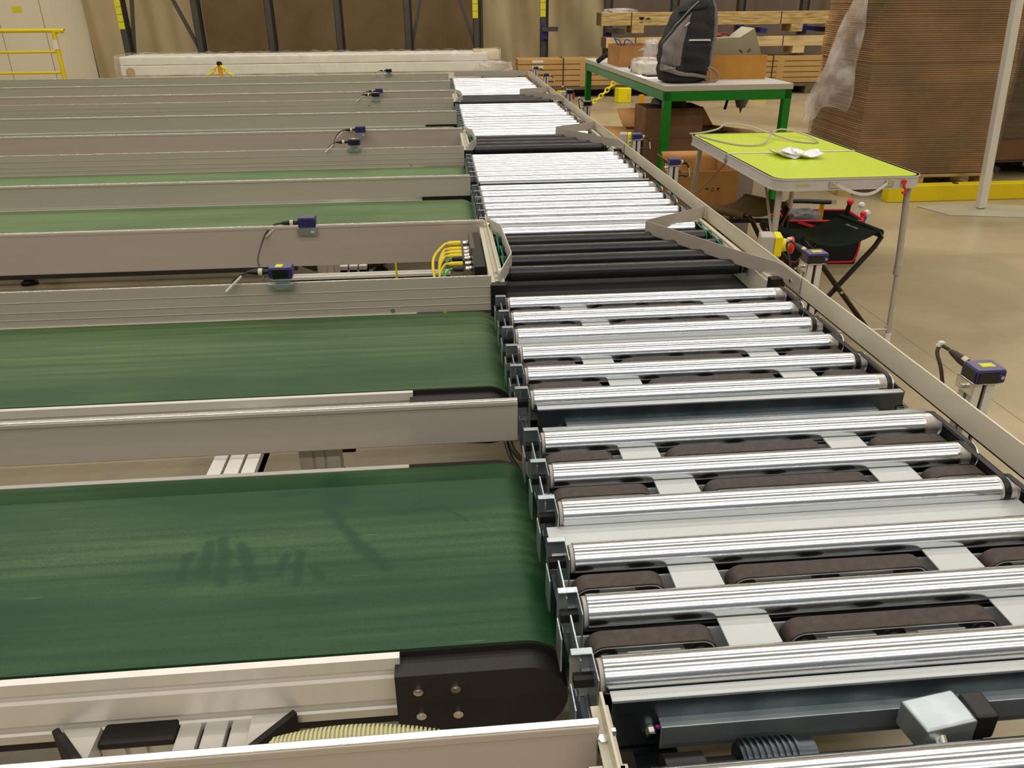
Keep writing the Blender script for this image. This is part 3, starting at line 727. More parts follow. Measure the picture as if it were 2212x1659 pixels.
# ---------------------------------------------------------------- sensor posts along the right rail
def sensor_post(kind, topz):
    t = thing('sensor_post', '', 'sensor')
    a = .0225
    pf = []
    for (sx, sy) in ((1, 0), (0, 1), (-1, 0), (0, -1)):
        px, py = -sy, sx
        for u, v in ((-a, a), (-.005, a), (-.005, a-.006), (.005, a-.006), (.005, a)):
            pf.append((sx*v+px*u, sy*v+py*u))
    MB().prism(pf, 'z', .06, topz).build('post', ALU2, t)
    c = MB()
    for (sx, sy) in ((1, 0), (0, 1), (-1, 0), (0, -1)):
        c.rbox((sx*(a-.0062), sy*(a-.0062), (topz+.06)/2), (.0098 if sy else .001, .0098 if sx else .001, topz-.07))
    c.build('slot', ALUDARK, t)
    MB().box(-.05, .05, -.05, .05, 0, .008).box(-.03, .03, -.03, .03, .008, .06).build('base_plate', STEELP, t)
    z = topz
    if kind == 'front':
        h = MB().box(-.028, .036, -.030, .024, z+.004, z+.032).build('housing', BLUEP, t, bevel=.003)
        MB().box(-.026, .034, -.028, .022, z+.032, z+.035).build('lid', BLUET, h, bevel=.001)
        MB().box(-.008, .022, -.012, .006, z+.035, z+.0356).build('label_sticker', YLAB, h)
        MB().box(-.0295, -.0275, -.026, .016, z+.007, z+.029).build('lens_window', LENS, h)
        MB().box(-.024, .020, -.0315, -.0295, z+.006, z+.028).build('dark_front', LENS, h)
        MB().cyl((.027, -.030, z+.018), (.027, -.033, z+.018), .004, 12).build('screw', CHROME, h)
        p = MB().lathe([(0, .009), (.012, .009), (.013, .0105), (.026, .0105), (.045, .0075), (.055, .005)], (-.006, .024, z+.018), (-.55, 1, .45), 14).build('plug', CABLE, t)
        MB().lathe([(0, .0108), (.011, .0108)], (-.012, .036, z+.0235), (-.55, 1, .45), 16).build('ring', RINGM, p)
        MB().tube([(-.032, .070, z+.040), (-.044, .084, z+.044), (-.052, .080, z+.030), (-.048, .060, z+.0), (-.040, .045, z-.05)], .0042, 8, smooth=6).build('cable', CABLE, p)
        MB().rbox((-.045, .085, z+.048), (.018, .010, .014), (.3, .2, .4)).build('cable_tag', WHITEP, p, bevel=.003)
    else:
        h = MB().box(-.024, .026, -.026, .022, z+.004, z+.030).build('housing', BLUEP, t, bevel=.003)
        MB().box(-.026, .028, -.024, .024, z+.030, z+.034).build('lid', BLUET, h, bevel=.001)
        p = MB().lathe([(0, .008), (.010, .008), (.011, .010), (.022, .010), (.036, .007), (.044, .005)], (.026, .0, z+.017), (1, .15, -.25), 14).build('plug', CABLE, t)
        MB().lathe([(0, .0103), (.010, .0103)], (.036, .0015, z+.0145), (1, .15, -.25), 16).build('ring', RINGM, p)
        MB().tube([(.068, .006, z+.006), (.078, .008, z-.01), (.084, .008, z-.035), (.075, .006, z-.055), (.045, .003, z-.05), (.020, .0, z-.052)], .0038, 8, smooth=6).build('cable', CABLE, p)
        MB().bar((.082, .006, z-.016), (.088, .004, z-.055), .012, .005).build('cable_tag', WHITEP, p)
    MB().box(-.032, -.029, -.030, .026, z-.024, z+.006).box(-.032, .03, -.030, .026, z+.0015, z+.004).cyl((-.032, -.004, z-.010), (-.042, -.004, z-.010), .0058, 14).build('bracket', CHROME, t, bevel=.0008)
    return t
fr, sd = sensor_post('front', .563), sensor_post('side', .567)
posts = [(fr, 1.12, 1.425, .0, 'aluminium sensor post with blue sensor, nearest, beside the right rail'), (fr, 1.125, 2.262, .0, 'aluminium post with blue sensor standing before the dark green stool'),
         (fr, 1.12, 6.21, 0, 'sensor post with dark head beside the back green table leg'), (fr, 1.12, 7.06, 0, 'sensor post with dark head left of the back green table leg'),
         (sd, 1.12, 3.82, 0, 'sensor post with blue head before the cardboard box with printed symbols'), (sd, 1.12, 4.60, 0, 'sensor post with blue head beside the middle red emergency button'),
         (sd, 1.12, 8.62, 0, 'small sensor post with blue head before the long cartons, right of two'), (sd, 1.12, 9.52, 0, 'small sensor post with blue head at the far rail end, left of two')]
used = set()
for P, x, y, rz, lb in posts:
    o = copy_tree(P) if P in used else P
    used.add(P); o.location = (x, y, 0); o.rotation_euler.z = rz; tag(o, lb, 'sensor', 'sensor posts along the right rail')

o = MB().tube([(.120, 1.80, .43), (.124, 1.68, .40), (.130, 1.54, .395), (.140, 1.46, .41), (.150, 1.41, .435)], .006, 8, smooth=6).tube([(.110, 1.76, .41), (.118, 1.64, .385), (.126, 1.52, .38), (.140, 1.42, .395)], .005, 8, smooth=6).build('black_cable', BLACKP)
tag(o, 'black cables along the left side of the nearest roller modules', 'cable')
# ---------------------------------------------------------------- emergency stops
def estop():
    t = thing('emergency_stop', '', 'emergency button')
    MB().box(-.036, .010, -.036, .036, -.034, .036).build('box_base', GREYP, t, bevel=.006)
    MB().box(.010, .036, -.036, .036, -.034, .036).build('box_cover', YPLAST, t, bevel=.006)
    MB().lathe([(0, .021), (.004, .0225), (.018, .0205), (.024, .0195)], (.036, 0, 0), (1, 0, 0), 20).build('collar', YPLAST, t)
    MB().lathe([(0, .020), (.003, .0275), (.010, .0295), (.016, .027), (.019, .018)], (.059, 0, 0), (1, 0, 0), 24).build('push_button', REDP, t)
    MB().rbox((-.02, 0, -.12), (.02, .03, .18)).build('holder', GALV, t)
    return t
es = estop()
for i, (y, z, lb) in enumerate(((2.515, .548, 'yellow emergency stop with red button, nearest, beside the tool bag'), (4.74, .548, 'yellow emergency stop with red button, middle, beside the big cardboard box'), (7.10, .545, 'yellow emergency stop farthest away on the right rail'))):
    o = es if i == 0 else copy_tree(es); o.location = (1.092, y, z); o.rotation_euler.z = -.25; tag(o, lb, 'emergency button', 'emergency stops on the rail')

# ================================================================ green workbench and what stands on and under it
t = thing('workbench', 'long workbench with grey top on a bright green steel frame', 'table', (1.42, 5.15, 0), math.radians(1.5))
MB().box(0, .835, 0, 2.52, .764, .80).build('table_top', TABLETOP, t, bevel=.002)
MB().box(-.0015, .8365, -.0015, 2.5215, .766, .797).build('edge_band', EDGE, t)
f = MB().box(0, .835, .0, .05, .705, .762).box(0, .05, 0, 2.5, .705, .762).box(.785, .835, 0, 2.5, .705, .762).box(0, .835, 2.45, 2.5, .705, .762)
f.build('apron_frame', GRNPAINT, t, bevel=.003)
for x in (0.0, .785):
    for y in (0.0, 2.45):
        MB().box(x, x+.05, y, y+.05, 0, .71).build('leg', GRNPAINT, t, bevel=.003)
ZT = .80
# --- backpack: a lofted body with panels that follow its surface
bp = thing('backpack', 'grey and black backpack standing on the near end of the workbench', 'backpack', (1.585, 5.37, ZT), .12)
PROF = [(0.0, -.10, .100, .080), (.008, -.135, .135, .105), (.03, -.150, .150, .115), (.08, -.158, .155, .12), (.15, -.160, .158, .122), (.22, -.155, .163, .118), (.28, -.135, .168, .110),
        (.34, -.112, .170, .100), (.40, -.082, .168, .090), (.44, -.055, .163, .080), (.475, -.018, .155, .062), (.495, .035, .14, .042), (.503, .07, .115, .018)]
def bp_sec(z):
    for i in range(len(PROF)-1):
        a, b = PROF[i], PROF[i+1]
        if z <= b[0]:
            k = (z-a[0])/(b[0]-a[0]); return [a[j]+(b[j]-a[j])*k for j in (1, 2, 3)]
    return PROF[-1][1:]
def bp_pt(th, z, off=0.0):
    x0, x1, d = bp_sec(max(0, min(.503, z))); c, hw = (x0+x1)/2, (x1-x0)/2
    e = .62
    cx, sx = math.cos(th), math.sin(th)
    px = math.copysign(abs(cx)**e, cx); py = math.copysign(abs(sx)**e, sx)
    wr = .004*math.sin(th*7+z*37)+.003*math.sin(z*80+th*3)
    return Vector((c+(hw+off+wr)*px, (d+off+wr)*py, z))
def bp_patch(name, th0, th1, zlo, zhi, off, m, nu=22, nv=16, parent=None):
    mb = MB()
    def g(u, v):
        th = th0+(th1-th0)*u; a, b = zlo(u), zhi(u); ed = min(1.0, 6*min(u, 1-u, v, 1-v))
        return bp_pt(th, a+(b-a)*v, -.004+(off+.004)*(ed**.5))
    return mb.grid(g, nu, nv).build(name, m, parent or bp, angle=60)
body = MB().grid(lambda u, v: bp_pt(2*PI*u, .503*v), 48, 40, True)
body.poly([bp_pt(2*PI*i/48, 0) for i in range(48)]).poly([bp_pt(2*PI*i/48, .503) for i in range(48)])
body.build('main_body', FABD, bp, angle=70)
# front is -x side here (left in the photo), the near flank is -y
r_ = math.radians
bp_patch('side_pocket', r_(262), r_(318), lambda u: .055, lambda u: .245-.01*u, .010, FABB)
bp_patch('front_pocket', r_(185), r_(258), lambda u: .10, lambda u: .225+.20*u, .018, PLTEXT)
def band_lo(u): return .058+.045*(1-u)**1.2 if u < .45 else .045-.025*(u-.45)/.55*1.0+.016
bp_patch('trim_band', r_(180), r_(335), lambda u: .075-.055*(3*u*u-2*u*u*u), lambda u: .112+.012*math.sin(PI*min(1, u*2.2))-.075*(3*u*u-2*u*u*u), .026, FABG, 40, 8)
bp_patch('reflective_strip', r_(264), r_(312), lambda u: .248-.004*u, lambda u: .260-.001*u, .013, FABL, 16, 5)
bp_patch('pocket_flap', r_(195), r_(285), lambda u: .40+.03*u, lambda u: .425+.035*u, .012, FABB, 18, 6)
for th, zs in ((r_(240), (.12, .20, .26, .31)),):
    MB().tube([bp_pt(th+.02*i, z, .022) for i, z in enumerate(zs)], .004, 6, smooth=4).build('zipper', FABG, bp)
MB().tube([bp_pt(r_(186)+i*.19, .235+i*.034, .017) for i in range(8)], .0045, 6, smooth=3).build('piping', FABG, bp)
MB().bar(bp_pt(r_(250), .335, .024), bp_pt(r_(258), .355, .026), .010, .006).build('zip_pull', FABL, bp)
st = [bp_pt(r_(345), .485, .0), bp_pt(r_(348), .40, .006), bp_pt(r_(348), .28, .010), bp_pt(r_(345), .17, .008), bp_pt(r_(340), .09, .004)]
MB().tube(st, [.016]*17, 8, smooth=4).build('shoulder_strap', PLTEXT, bp)
MB().tube([(.135, -.07, .09), (.165, -.085, .085), (.20, -.085, .06), (.215, -.085, .03), (.19, -.085, .008), (.14, -.085, .006), (.11, -.08, .012)], .009, 6, smooth=4).build('loose_strap', STRAP, bp)
MB().tube([(.135, -.09, .088), (.15, -.105, .05), (.135, -.11, .008), (.09, -.105, .006)], .006, 6, smooth=4).build('loose_strap', STRAP, bp)
MB().tube([bp_pt(r_(300), .49, .0), (.06, -.02, .535), (.10, .0, .54), (.13, .0, .50)], .010, 8, smooth=4).build('haul_loop', FABB, bp)
P_ = bp_pt(r_(232), .098, .028); Q_ = bp_pt(r_(246), .103, .028); dx = (Q_-P_).normalized(); nz_ = dx.cross(Vector((0, 0, 1))).normalized()
Mx = Matrix(((dx.x, 0, nz_.x, P_.x), (dx.y, 0, nz_.y, P_.y), (dx.z, 1, nz_.z, P_.z), (0, 0, 0, 1)))
text_mesh('logo_text', 'Quechua', .020, FABL, bp, Mx, .0008)

def carton(name, label, cat, loc, rz, sx, sy, sz, m, flaps=None, group=None, th=.004, closed=False, fm_=None):
    t = thing(name, label, cat, loc, rz, group)
    b = MB().box(0, sx, 0, th, 0, sz).box(0, sx, sy-th, sy, 0, sz).box(0, th, th, sy-th, 0, sz).box(sx-th, sx, th, sy-th, 0, sz).box(th, sx-th, th, sy-th, 0, th)
    if closed: b.box(0, sx, 0, sy, sz, sz+th)
    b.build('box_body', m, t)
    for (side, ln, ang) in (flaps or []):
        a = math.radians(ang); c_, s_ = math.cos(a)*ln, math.sin(a)*ln
        q = {'front': [(0, 0, sz), (sx, 0, sz), (sx, -c_, sz+s_), (0, -c_, sz+s_)], 'back': [(0, sy, sz), (sx, sy, sz), (sx, sy+c_, sz+s_), (0, sy+c_, sz+s_)],
             'left': [(0, 0, sz), (0, sy, sz), (-c_, sy, sz+s_), (-c_, 0, sz+s_)], 'right': [(sx, 0, sz), (sx, sy, sz), (sx+c_, sy, sz+s_), (sx+c_, 0, sz+s_)]}[side]
        MB().poly(q).build('flap', fm_ or m, t, solid=th)
    return t
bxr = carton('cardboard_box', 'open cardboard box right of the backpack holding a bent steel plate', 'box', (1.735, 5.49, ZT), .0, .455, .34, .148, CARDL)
sp = MB().prism([(1.76, .81), (1.76, 1.044), (2.03, 1.052), (2.122, 1.108), (2.185, .95), (2.18, .81)], 'y', 5.60, 5.603)
sp.add([(2.03, 5.603, 1.052), (2.122, 5.603, 1.108), (2.066, 5.70, 1.115), (1.985, 5.70, 1.056), (1.76, 5.70, 1.046), (1.76, 5.603, 1.044)], [(0, 1, 2, 3), (5, 0, 3, 4)])
so = sp.build('steel_plate', STEELSH); tag(so, 'bent raw steel plate standing upright in the box beside the backpack', 'plate')
sc = MB()
for a, b in (((2.03, .975), (2.045, .96)), ((2.04, .978), (2.05, .955)), ((2.055, .97), (2.05, .955)), ((2.09, .965), (2.10, .982)), ((2.10, .982), (2.112, .972)), ((2.112, .972), (2.10, .960)), ((2.10, .960), (2.09, .965))):
    sc.bar((a[0], 5.5985, a[1]), (b[0], 5.5985, b[1]), .0015, .0025)
sc.build('pen_marks', PRINT, so)
mb = MB().sphere((1.90, 5.70, 1.06), .03, 10, 8, (1.3, 1, .6)); mb.tube([(1.93, 5.70, 1.07), (1.96, 5.69, 1.075), (1.99, 5.70, 1.06)], .006, 6, smooth=4)
tag(mb.build('red_bundle', mat('dull_red_cloth', (150, 44, 54), .7)), 'small red bundle peeking over the steel plate behind the backpack', 'cloth')
bxl = carton('cardboard_box', 'open cardboard box with grey stripes on the far end of the workbench', 'box', (1.44, 6.62, ZT), .03, .28, .40, .155, CARD)
lg = MB()
for z, x0, x1, sl in ((.118, .135, .235, .045), (.085, .165, .235, .03), (.072, .175, .235, .03)):
    lg.add([(x0+sl, -.001, z+.022 if z > .1 else z+.010), (x1, -.001, z+.022 if z > .1 else z+.010), (x1, -.001, z), (x0, -.001, z-.004)], [(0, 1, 2, 3)])
lg.build('printed_stripes', mat('grey_print', (176, 172, 160), .7), bxl, solid=.0006)
for i, (a, b, c) in enumerate((((.03, .10, .12), (-.03, .05, .20), (-.045, .04, .225)), ((.04, .06, .12), (.05, .02, .20), (.11, -.02, .165)), ((.05, .12, .12), (.01, .08, .19), (-.03, .03, .205)))):
    o = MB().tube([Vector(p)+Vector((1.44, 6.62, ZT)) for p in (a, b, c)], .0045, 6, smooth=6).build('cable_tie', mat('blue_nylon', (40, 70, 210), .4) if i == 0 else MATS['blue_nylon'])
    tag(o, 'blue nylon strap sticking out of the striped cardboard box', 'cable tie', 'blue straps in the striped box')
# film-wrapped goods left of the backpack
t = thing('wrapped_parcel', 'low white parcel in crumpled clear film left of the backpack', 'parcel', (1.43, 5.93, ZT))
MB().box(.01, .19, .01, .24, 0, .075).build('white_block', WHITEPK, t, bevel=.01)
def crumple(nu, nv, c, s, amp, seed):
    rnd = random.Random(seed); ph = [rnd.uniform(0, 6) for _ in range(8)]
    def f(u, v):
        th = 2*PI*u; a = PI*v
        k = 1+amp*(math.sin(5*th+ph[0])*math.sin(4*a+ph[1])+.6*math.sin(11*th+ph[2]+3*a)+.5*math.cos(9*a+ph[3]-4*th))
        d = Vector((math.sin(a)*math.cos(th), math.sin(a)*math.sin(th), math.cos(a)))
        d = Vector([math.copysign(abs(q)**.6, q) for q in d])
        return (c[0]+s[0]*d.x*k, c[1]+s[1]*d.y*k, max(c[2]+s[2]*d.z*k, c[2]-s[2]))
    return MB().grid(f, nu, nv, True)
crumple(40, 22, (.10, .125, .052), (.108, .135, .052), .07, 3).build('film_wrap', FILMW, t, angle=60)
t = thing('metal_canister', 'upright metal canister wrapped in clear film behind the white parcel', 'canister', (1.60, 6.25, ZT))
MB().lathe([(0, .048), (.19, .048), (.195, .04)], (0, 0, 0), (0, 0, 1), 28).build('canister_body', CHROME, t)
crumple(36, 20, (0, 0, .108), (.058, .058, .106), .05, 9).build('film_wrap', FILMW, t, angle=60)
t = thing('mounting_bracket', 'small grey metal bracket beside the crumpled white parcel', 'bracket', (1.435, 6.19, ZT), -.3)
MB().box(0, .065, 0, .004, 0, .10).box(0, .065, 0, .06, 0, .004).build('bent_sheet', STEELSH, t)
MB().cyl((-.004, .01, .03), (-.016, .01, .03), .01, 10).build('bolt', BLACKP, t)
o = MB().box(1.40, 1.66, 5.60, 5.93, ZT, ZT+.0012).build('paper_sheet', PAPER); tag(o, 'white paper sheet lying under the dark gadget on the workbench', 'paper')
t = thing('handheld_gadget', 'small flat dark gadget lying on the white paper', 'gadget', (1.475, 5.80, ZT+.0015), .1)
MB().box(-.03, .05, -.06, .06, 0, .011).build('case', BLACKP, t, bevel=.004); MB().box(-.024, .044, -.04, .05, .011, .0115).build('screen', LENS, t)
o = MB().tube([(1.30, 7.2, .80), (1.36, 7.15, .85), (1.42, 7.12, .865), (1.43, 7.10, .805)], .02, 8, smooth=5).build('black_pouch', FABB); o.location = (.06, -.1, .012)
tag(o, 'black strap pouch behind the striped cardboard box', 'pouch')

# --- boxes under and before the workbench
bb = carton('cardboard_box', 'big open cardboard box with spread flaps on the floor under the workbench', 'box', (1.33, 5.26, 0), .0, .66, .60, .455, CARDD, [('left', .30, 3), ('right', .30, -8), ('back', .28, 20)], th=.006, fm_=CARD)  # bench shade painted into the box body, flaps kept paler as if lit
ib = carton('cardboard_box', 'shade-darkened cardboard box standing on the big box under the workbench', 'box', (1.345, 5.30, .461), 0, .385, .30, .185, CARDD, th=.005)  # shade below the bench top is put into its colour
MB().box(1.33, 1.99, 5.26, 5.30, .4555, .4605).build('cross_flap', CARDD).parent = bb
for o in bb.children:
    if o.name.startswith('cross_flap'):
        o.data.transform(Matrix.Translation((-1.33, -5.26, 0)))
MB().box(0, .66, .30, .45, .4555, .4605).build('flap', CARDD, bb)
mb = MB()
for i in range(5): mb.tube([(1.53+.115*math.cos(a)*(1-.02*i), 5.44+.115*math.sin(a)*(1-.03*i), .655+.008*i+.012*math.sin(2*a)) for a in [2*PI*j/28 for j in range(28)]], .007, 6, True)
tag(mb.build('cable_coil', CABLE), 'coil of dark cable lying on the shade-darkened cardboard box', 'cable')
def print_marks(parent, x, y, z, s):
    m1 = MB(); n = 10
    m1.add([(x+s*.9*math.cos(PI*i/n), y, z+s*.55*math.sin(PI*i/n)) for i in range(n+1)], [tuple(range(n+1))]); m1.bar((x, y, z), (x, y, z-s*.7), s*.1, s*.1)
    m1.build('umbrella_mark', PRINT, parent, solid=.0008)
    m2 = MB()
    for d in (-.35, .35):
        m2.bar((x+s*(2.4+d), y, z-s*.45), (x+s*(2.4+d), y, z+s*.3), s*.12, s*.12); m2.add([(x+s*(2.4+d-.25), y, z+s*.25), (x+s*(2.4+d+.25), y, z+s*.25), (x+s*(2.4+d), y, z+s*.6)], [(0, 1, 2)])
    m2.bar((x+s*1.75, y, z-s*.65), (x+s*3.05, y, z-s*.65), s*.1, s*.1); m2.build('arrows_mark', PRINT, parent, solid=.0008)
    m3 = MB().add([(x+s*4.2, y, z+s*.55), (x+s*5.2, y, z+s*.55), (x+s*5.15, y, z), (x+s*4.7, y, z-s*.3), (x+s*4.25, y, z)], [(0, 1, 2, 3, 4)])
    m3.bar((x+s*4.7, y, z-s*.3), (x+s*4.7, y, z-s*.6), s*.12, s*.12).bar((x+s*4.4, y, z-s*.65), (x+s*5.0, y, z-s*.65), s*.12, s*.1); m3.build('glass_mark', PRINT, parent, solid=.0008)
b2 = carton('cardboard_box', 'torn cardboard box with black umbrella, arrow and glass symbols', 'box', (1.315, 4.32, .0), 0, .33, .38, .435, CARD, [('left', .05, 40), ('back', .06, 35), ('right', .05, 60)])
print_marks(b2, .155, -.001, .335, .0135)
t = thing('leaning_board', 'thin dark board with pale edge leaning beside the box with symbols', 'board', (1.70, 4.55, 0), .1)
MB().box(0, .13, 0, .012, 0, .42).build('panel', FABG, t); MB().box(-.012, 0, -.001, .013, 0, .42).build('pale_edge', WHITEP, t)
t = thing('tapered_tool', 'grey tapered tool hanging under the workbench beside a black strap', 'tool', (2.17, 5.82, .705))
MB().lathe([(0, .055), (-.06, .052), (-.10, .040), (-.125, .030), (-.13, .012), (-.165, .002)], (0, 0, 0), (0, 0, 1), 22).build('tool_body', FABG, t)
o = MB().tube([(2.07, 5.80, .70), (2.06, 5.80, .64), (2.045, 5.80, .57)], .010, 8, smooth=3).build('hanging_strap', FABB); tag(o, 'short black strap hanging under the workbench', 'strap')

# ================================================================ camping table
ct = thing('camping_table', 'folding camping table with lime green top and white metal rim', 'table', (1.25, 2.9, 0))
CW, CD, CZ = .585, 1.12, .68
def rrect(x0, x1, y0, y1, r, corners=(1, 1, 1, 1), n=7):
    out = []
    for i, (cx, cy, a0) in enumerate(((x1-r, y0+r, -PI/2), (x1-r, y1-r, 0), (x0+r, y1-r, PI/2), (x0+r, y0+r, PI))):
        if corners[i]:
            out += [(cx+r*math.cos(a0+PI/2*j/n), cy+r*math.sin(a0+PI/2*j/n)) for j in range(n+1)]
        else:
            out.append(((x1, y0), (x1, y1), (x0, y1), (x0, y0))[i])
    return out
hy = CD/2
MB().prism(rrect(.006, CW-.006, .006, hy-.003, .055, (1, 0, 0, 1)), 'z', CZ-.008, CZ-.0005).build('top_panel', LIME, ct)
MB().prism(rrect(.006, CW-.006, hy+.003, CD-.006, .055, (0, 1, 1, 0)), 'z', CZ-.008, CZ-.0005).build('top_panel', LIME, ct)
def ring(o0, i0, z0, z1):
    mb = MB(); n = len(o0); vs = [(*p, z0) for p in o0]+[(*p, z0) for p in i0]+[(*p, z1) for p in o0]+[(*p, z1) for p in i0]; fs = []
    for i in range(n):
        j = (i+1) % n; fs += [(i, j, 2*n+j, 2*n+i), (n+i, 3*n+i, 3*n+j, n+j), (2*n+i, 2*n+j, 3*n+j, 3*n+i), (i, n+i, n+j, j)]
    return mb.add(vs, fs)
for a in ((0, CW, 0, hy-.001, (1, 0, 0, 1)), (0, CW, hy+.001, CD, (0, 1, 1, 0))):
    x0, x1, y0, y1, c = a
    o1, i1 = rrect(x0, x1, y0, y1, .06, c), rrect(x0+.008, x1-.008, y0+.008, y1-.008, .053, c)
    mb = ring(o1, i1, CZ-.04, CZ+.001)
    o2 = rrect(x0-.003, x1+.003, y0-.003, y1+.003, .062, c)
    mb2 = ring(o2, i1, CZ-.005, CZ+.001); mb.add(mb2.v, mb2.f); mb2 = ring(o2, i1, CZ-.044, CZ-.040); mb.add(mb2.v, mb2.f)
    mb.build('rim', WHITEM, ct)
for s in (-1, 1):
    MB().cyl((-.001 if s < 0 else CW-.004, hy, CZ-.024), (-.004 if s < 0 else CW+.003, hy, CZ-.024), .016, 18).build('hinge', CHROME, ct)
MB().box(.004, CW-.004, hy-.009, hy+.009, CZ-.003, CZ+.0012).build('fold_strip', WHITEP, ct, bevel=.0008)
# handle, buckle plates and red hook on the near rim
h = MB()
pts = [(.235+.20*u, -.006-.035*math.sin(PI*u), CZ-.022-.032*math.sin(PI*u)) for u in [i/14 for i in range(15)]]
for a, b in zip(pts, pts[1:]): h.bar(a, b, .002, .011, (0, 0, 1))
ho = h.build('handle', WHITEP, ct)
for x in (.225, .445): MB().box(x-.017, x+.017, -.006, -.002, CZ-.036, CZ-.010).cyl((x, -.006, CZ-.022), (x, -.009, CZ-.022), .005, 10).build('buckle', CHROME, ct, bevel=.002)
MB().tube([(.50, -.008, CZ-.018), (.502, -.010, CZ-.035), (.508, -.010, CZ-.045), (.512, -.010, CZ-.054), (.505, -.010, CZ-.060), (.498, -.010, CZ-.057)], .0045, 8, smooth=4).cyl((.50, -.002, CZ-.018), (.50, -.012, CZ-.018), .008, 12).build('hook', REDP, ct)
text_mesh('logo_text', 'Quechua', .017, mat('lime_print', (190, 206, 90), .5), ct, Matrix(((1, 0, 0, .105), (0, 0, -1, -.0012), (0, 1, 0, CZ-.022), (0, 0, 0, 1))), .0004)
# legs
LEGM = mat('pale_grey_tube', (186, 176, 162), .4, .25, .1, 30)
for y, s in ((.06, -1), (CD-.06, 1)):
    for x, ex in ((.045, .03), (CW-.025, CW-.020)):
        yb = y + s*.02
        lg_ = MB().cyl((x, y, CZ-.044), (ex, yb+s*.02, .30), .0125, 14).cyl((ex, yb+s*.02, .32), (ex, yb+s*.05, .012), .0095, 12)
        lo = lg_.build('leg', LEGM, ct)
        MB().cyl((ex, yb+s*.0195, .325), (ex, yb+s*.022, .285), .0155, 14).build('collar', LEGM, lo)
        MB().cyl((ex, yb+s*.047, .04), (ex, yb+s*.05, 0.0), .0135, 14).build('foot', WHITEP, lo)
    MB().tube([(.03, yb+s*.042, .09), (.035, yb+s*.044, .065), (.07, yb+s*.045, .055), (CW-.07, yb+s*.045, .055), (CW-.03, yb+s*.044, .065), (CW-.02, yb+s*.042, .09)], .007, 8, smooth=4).build('crossbar', LEGM, ct)
    MB().bar((.10, y+s*-.30, CZ-.05), (.05, y, CZ-.28), .010, .003).build('brace', LEGM, ct)
# things on it
o = MB().tube([(1.245, 4.00, .684), (1.30, 3.985, .690), (1.38, 3.99, .705), (1.44, 4.02, .725), (1.53, 3.96, .72), (1.60, 3.84, .70), (1.66, 3.72, .686), (1.73, 3.66, .684), (1.77, 3.71, .686), (1.75, 3.84, .70), (1.66, 3.88, .715), (1.57, 3.78, .705), (1.50, 3.66, .69), (1.43, 3.62, .685), (1.36, 3.66, .685), (1.31, 3.78, .685), (1.27, 3.93, .685)], .0040, 8, smooth=7).build('white_cable', GREYP)
tag(o, 'loop of white cable lying on the far half of the lime table', 'cable')
def leaflet(x, y, a, sx, sy, lift, z):
    def f(u, v):
        px, py = (u-.5)*sx, (v-.5)*sy
        return (x+px*math.cos(a)-py*math.sin(a), y+px*math.sin(a)+py*math.cos(a), z+lift*abs(u-.5)**1.5*2+.004*math.sin(7*u+9*v))
    return MB().grid(f, 9, 7)
for i, (x, y, a, sx, sy, l) in enumerate(((1.475, 3.37, .1, .10, .15, .030), (1.52, 3.345, .5, .09, .14, .02), (1.56, 3.345, -.2, .11, .13, .018))):
    o = leaflet(x, y, a, sx, sy, l, .6835+.004*i).build('paper_leaflet', PAPER, solid=.0006, angle=70)
    tag(o, ('leftmost' if i == 0 else 'middle' if i == 1 else 'rightmost') + ' crumpled white leaflet at the fold of the lime table', 'paper', 'white leaflets on the camping table')

# ================================================================ stools and tool bag
def stool(name, label, loc, rz, w_, d_, h_, m, sag, logo=False):
    t = thing(name, label, 'stool', loc, rz)
    tr = .012
    s = MB()
    def f(u, v):
        x = -w_/2+w_*u; y = -d_/2+d_*v; z = h_+tr-sag*(1-(2*u-1)**2)
        return (x, y, z)
    s.grid(f, 17, 5).build('seat', m, t, solid=.004)
    for sx in (-1, 1):
        q = MB().cyl((sx*w_/2, -d_/2-.002, h_), (sx*w_/2, d_/2+.002, h_), tr+.005, 14); q.build('seat_sleeve', m, t)
    for k, sx in enumerate((-1, 1)):
        dd = d_/2+(.018 if k else .045)
        fr_ = [(sx*w_/2, dd-.05, h_), (sx*w_/2, dd-.02, h_), (sx*(w_/2-.003), dd-.004, h_-.012), (sx*(w_/2-.03), dd, h_-.05), (-sx*(w_/2-.01), dd, .02)]
        bk = [(p[0], -p[1], p[2]) for p in fr_]
        for pp in (fr_, bk): MB().tube(pp, .0105, 10).build('leg', TUBEB, t)
        MB().cyl((-sx*(w_/2-.01), -dd-.012, .0155), (-sx*(w_/2-.01), dd+.012, .0155), .0105, 12).build('foot_bar', TUBEB, t)
    for yy in (-1, 1): MB().cyl((0, yy*(d_/2+.005), h_/2-.008), (0, yy*(d_/2+.062), h_/2-.008), .006, 8).build('pivot', CHROME, t)
    if logo:
        text_mesh('logo_text', 'Quechua', .022, FABL, t, Matrix(((0, -1, 0, w_/2-.058), (1, 0, 0, -.03), (0, .0, 1, h_+tr-.0055), (0, 0, 0, 1))) @ Matrix.Rotation(PI, 4, 'Z'), .0006)
    return t
stool('folding_stool', 'dark green folding stool with brown crossed legs at the right of the tool bag', (1.585, 3.15, 0), math.radians(10), .36, .27, .42, GREENC, .05, True)
stool('folding_stool', 'olive brown folding stool partly under the camping table', (1.435, 3.65, 0), math.radians(32), .31, .24, .40, BROWNC, .035)
t = thing('tool_bag', 'open black tool bag with red piping under the camping table', 'bag', (1.80, 3.98, 0), -.12)
bw, bd, bh = .40, .24, .235
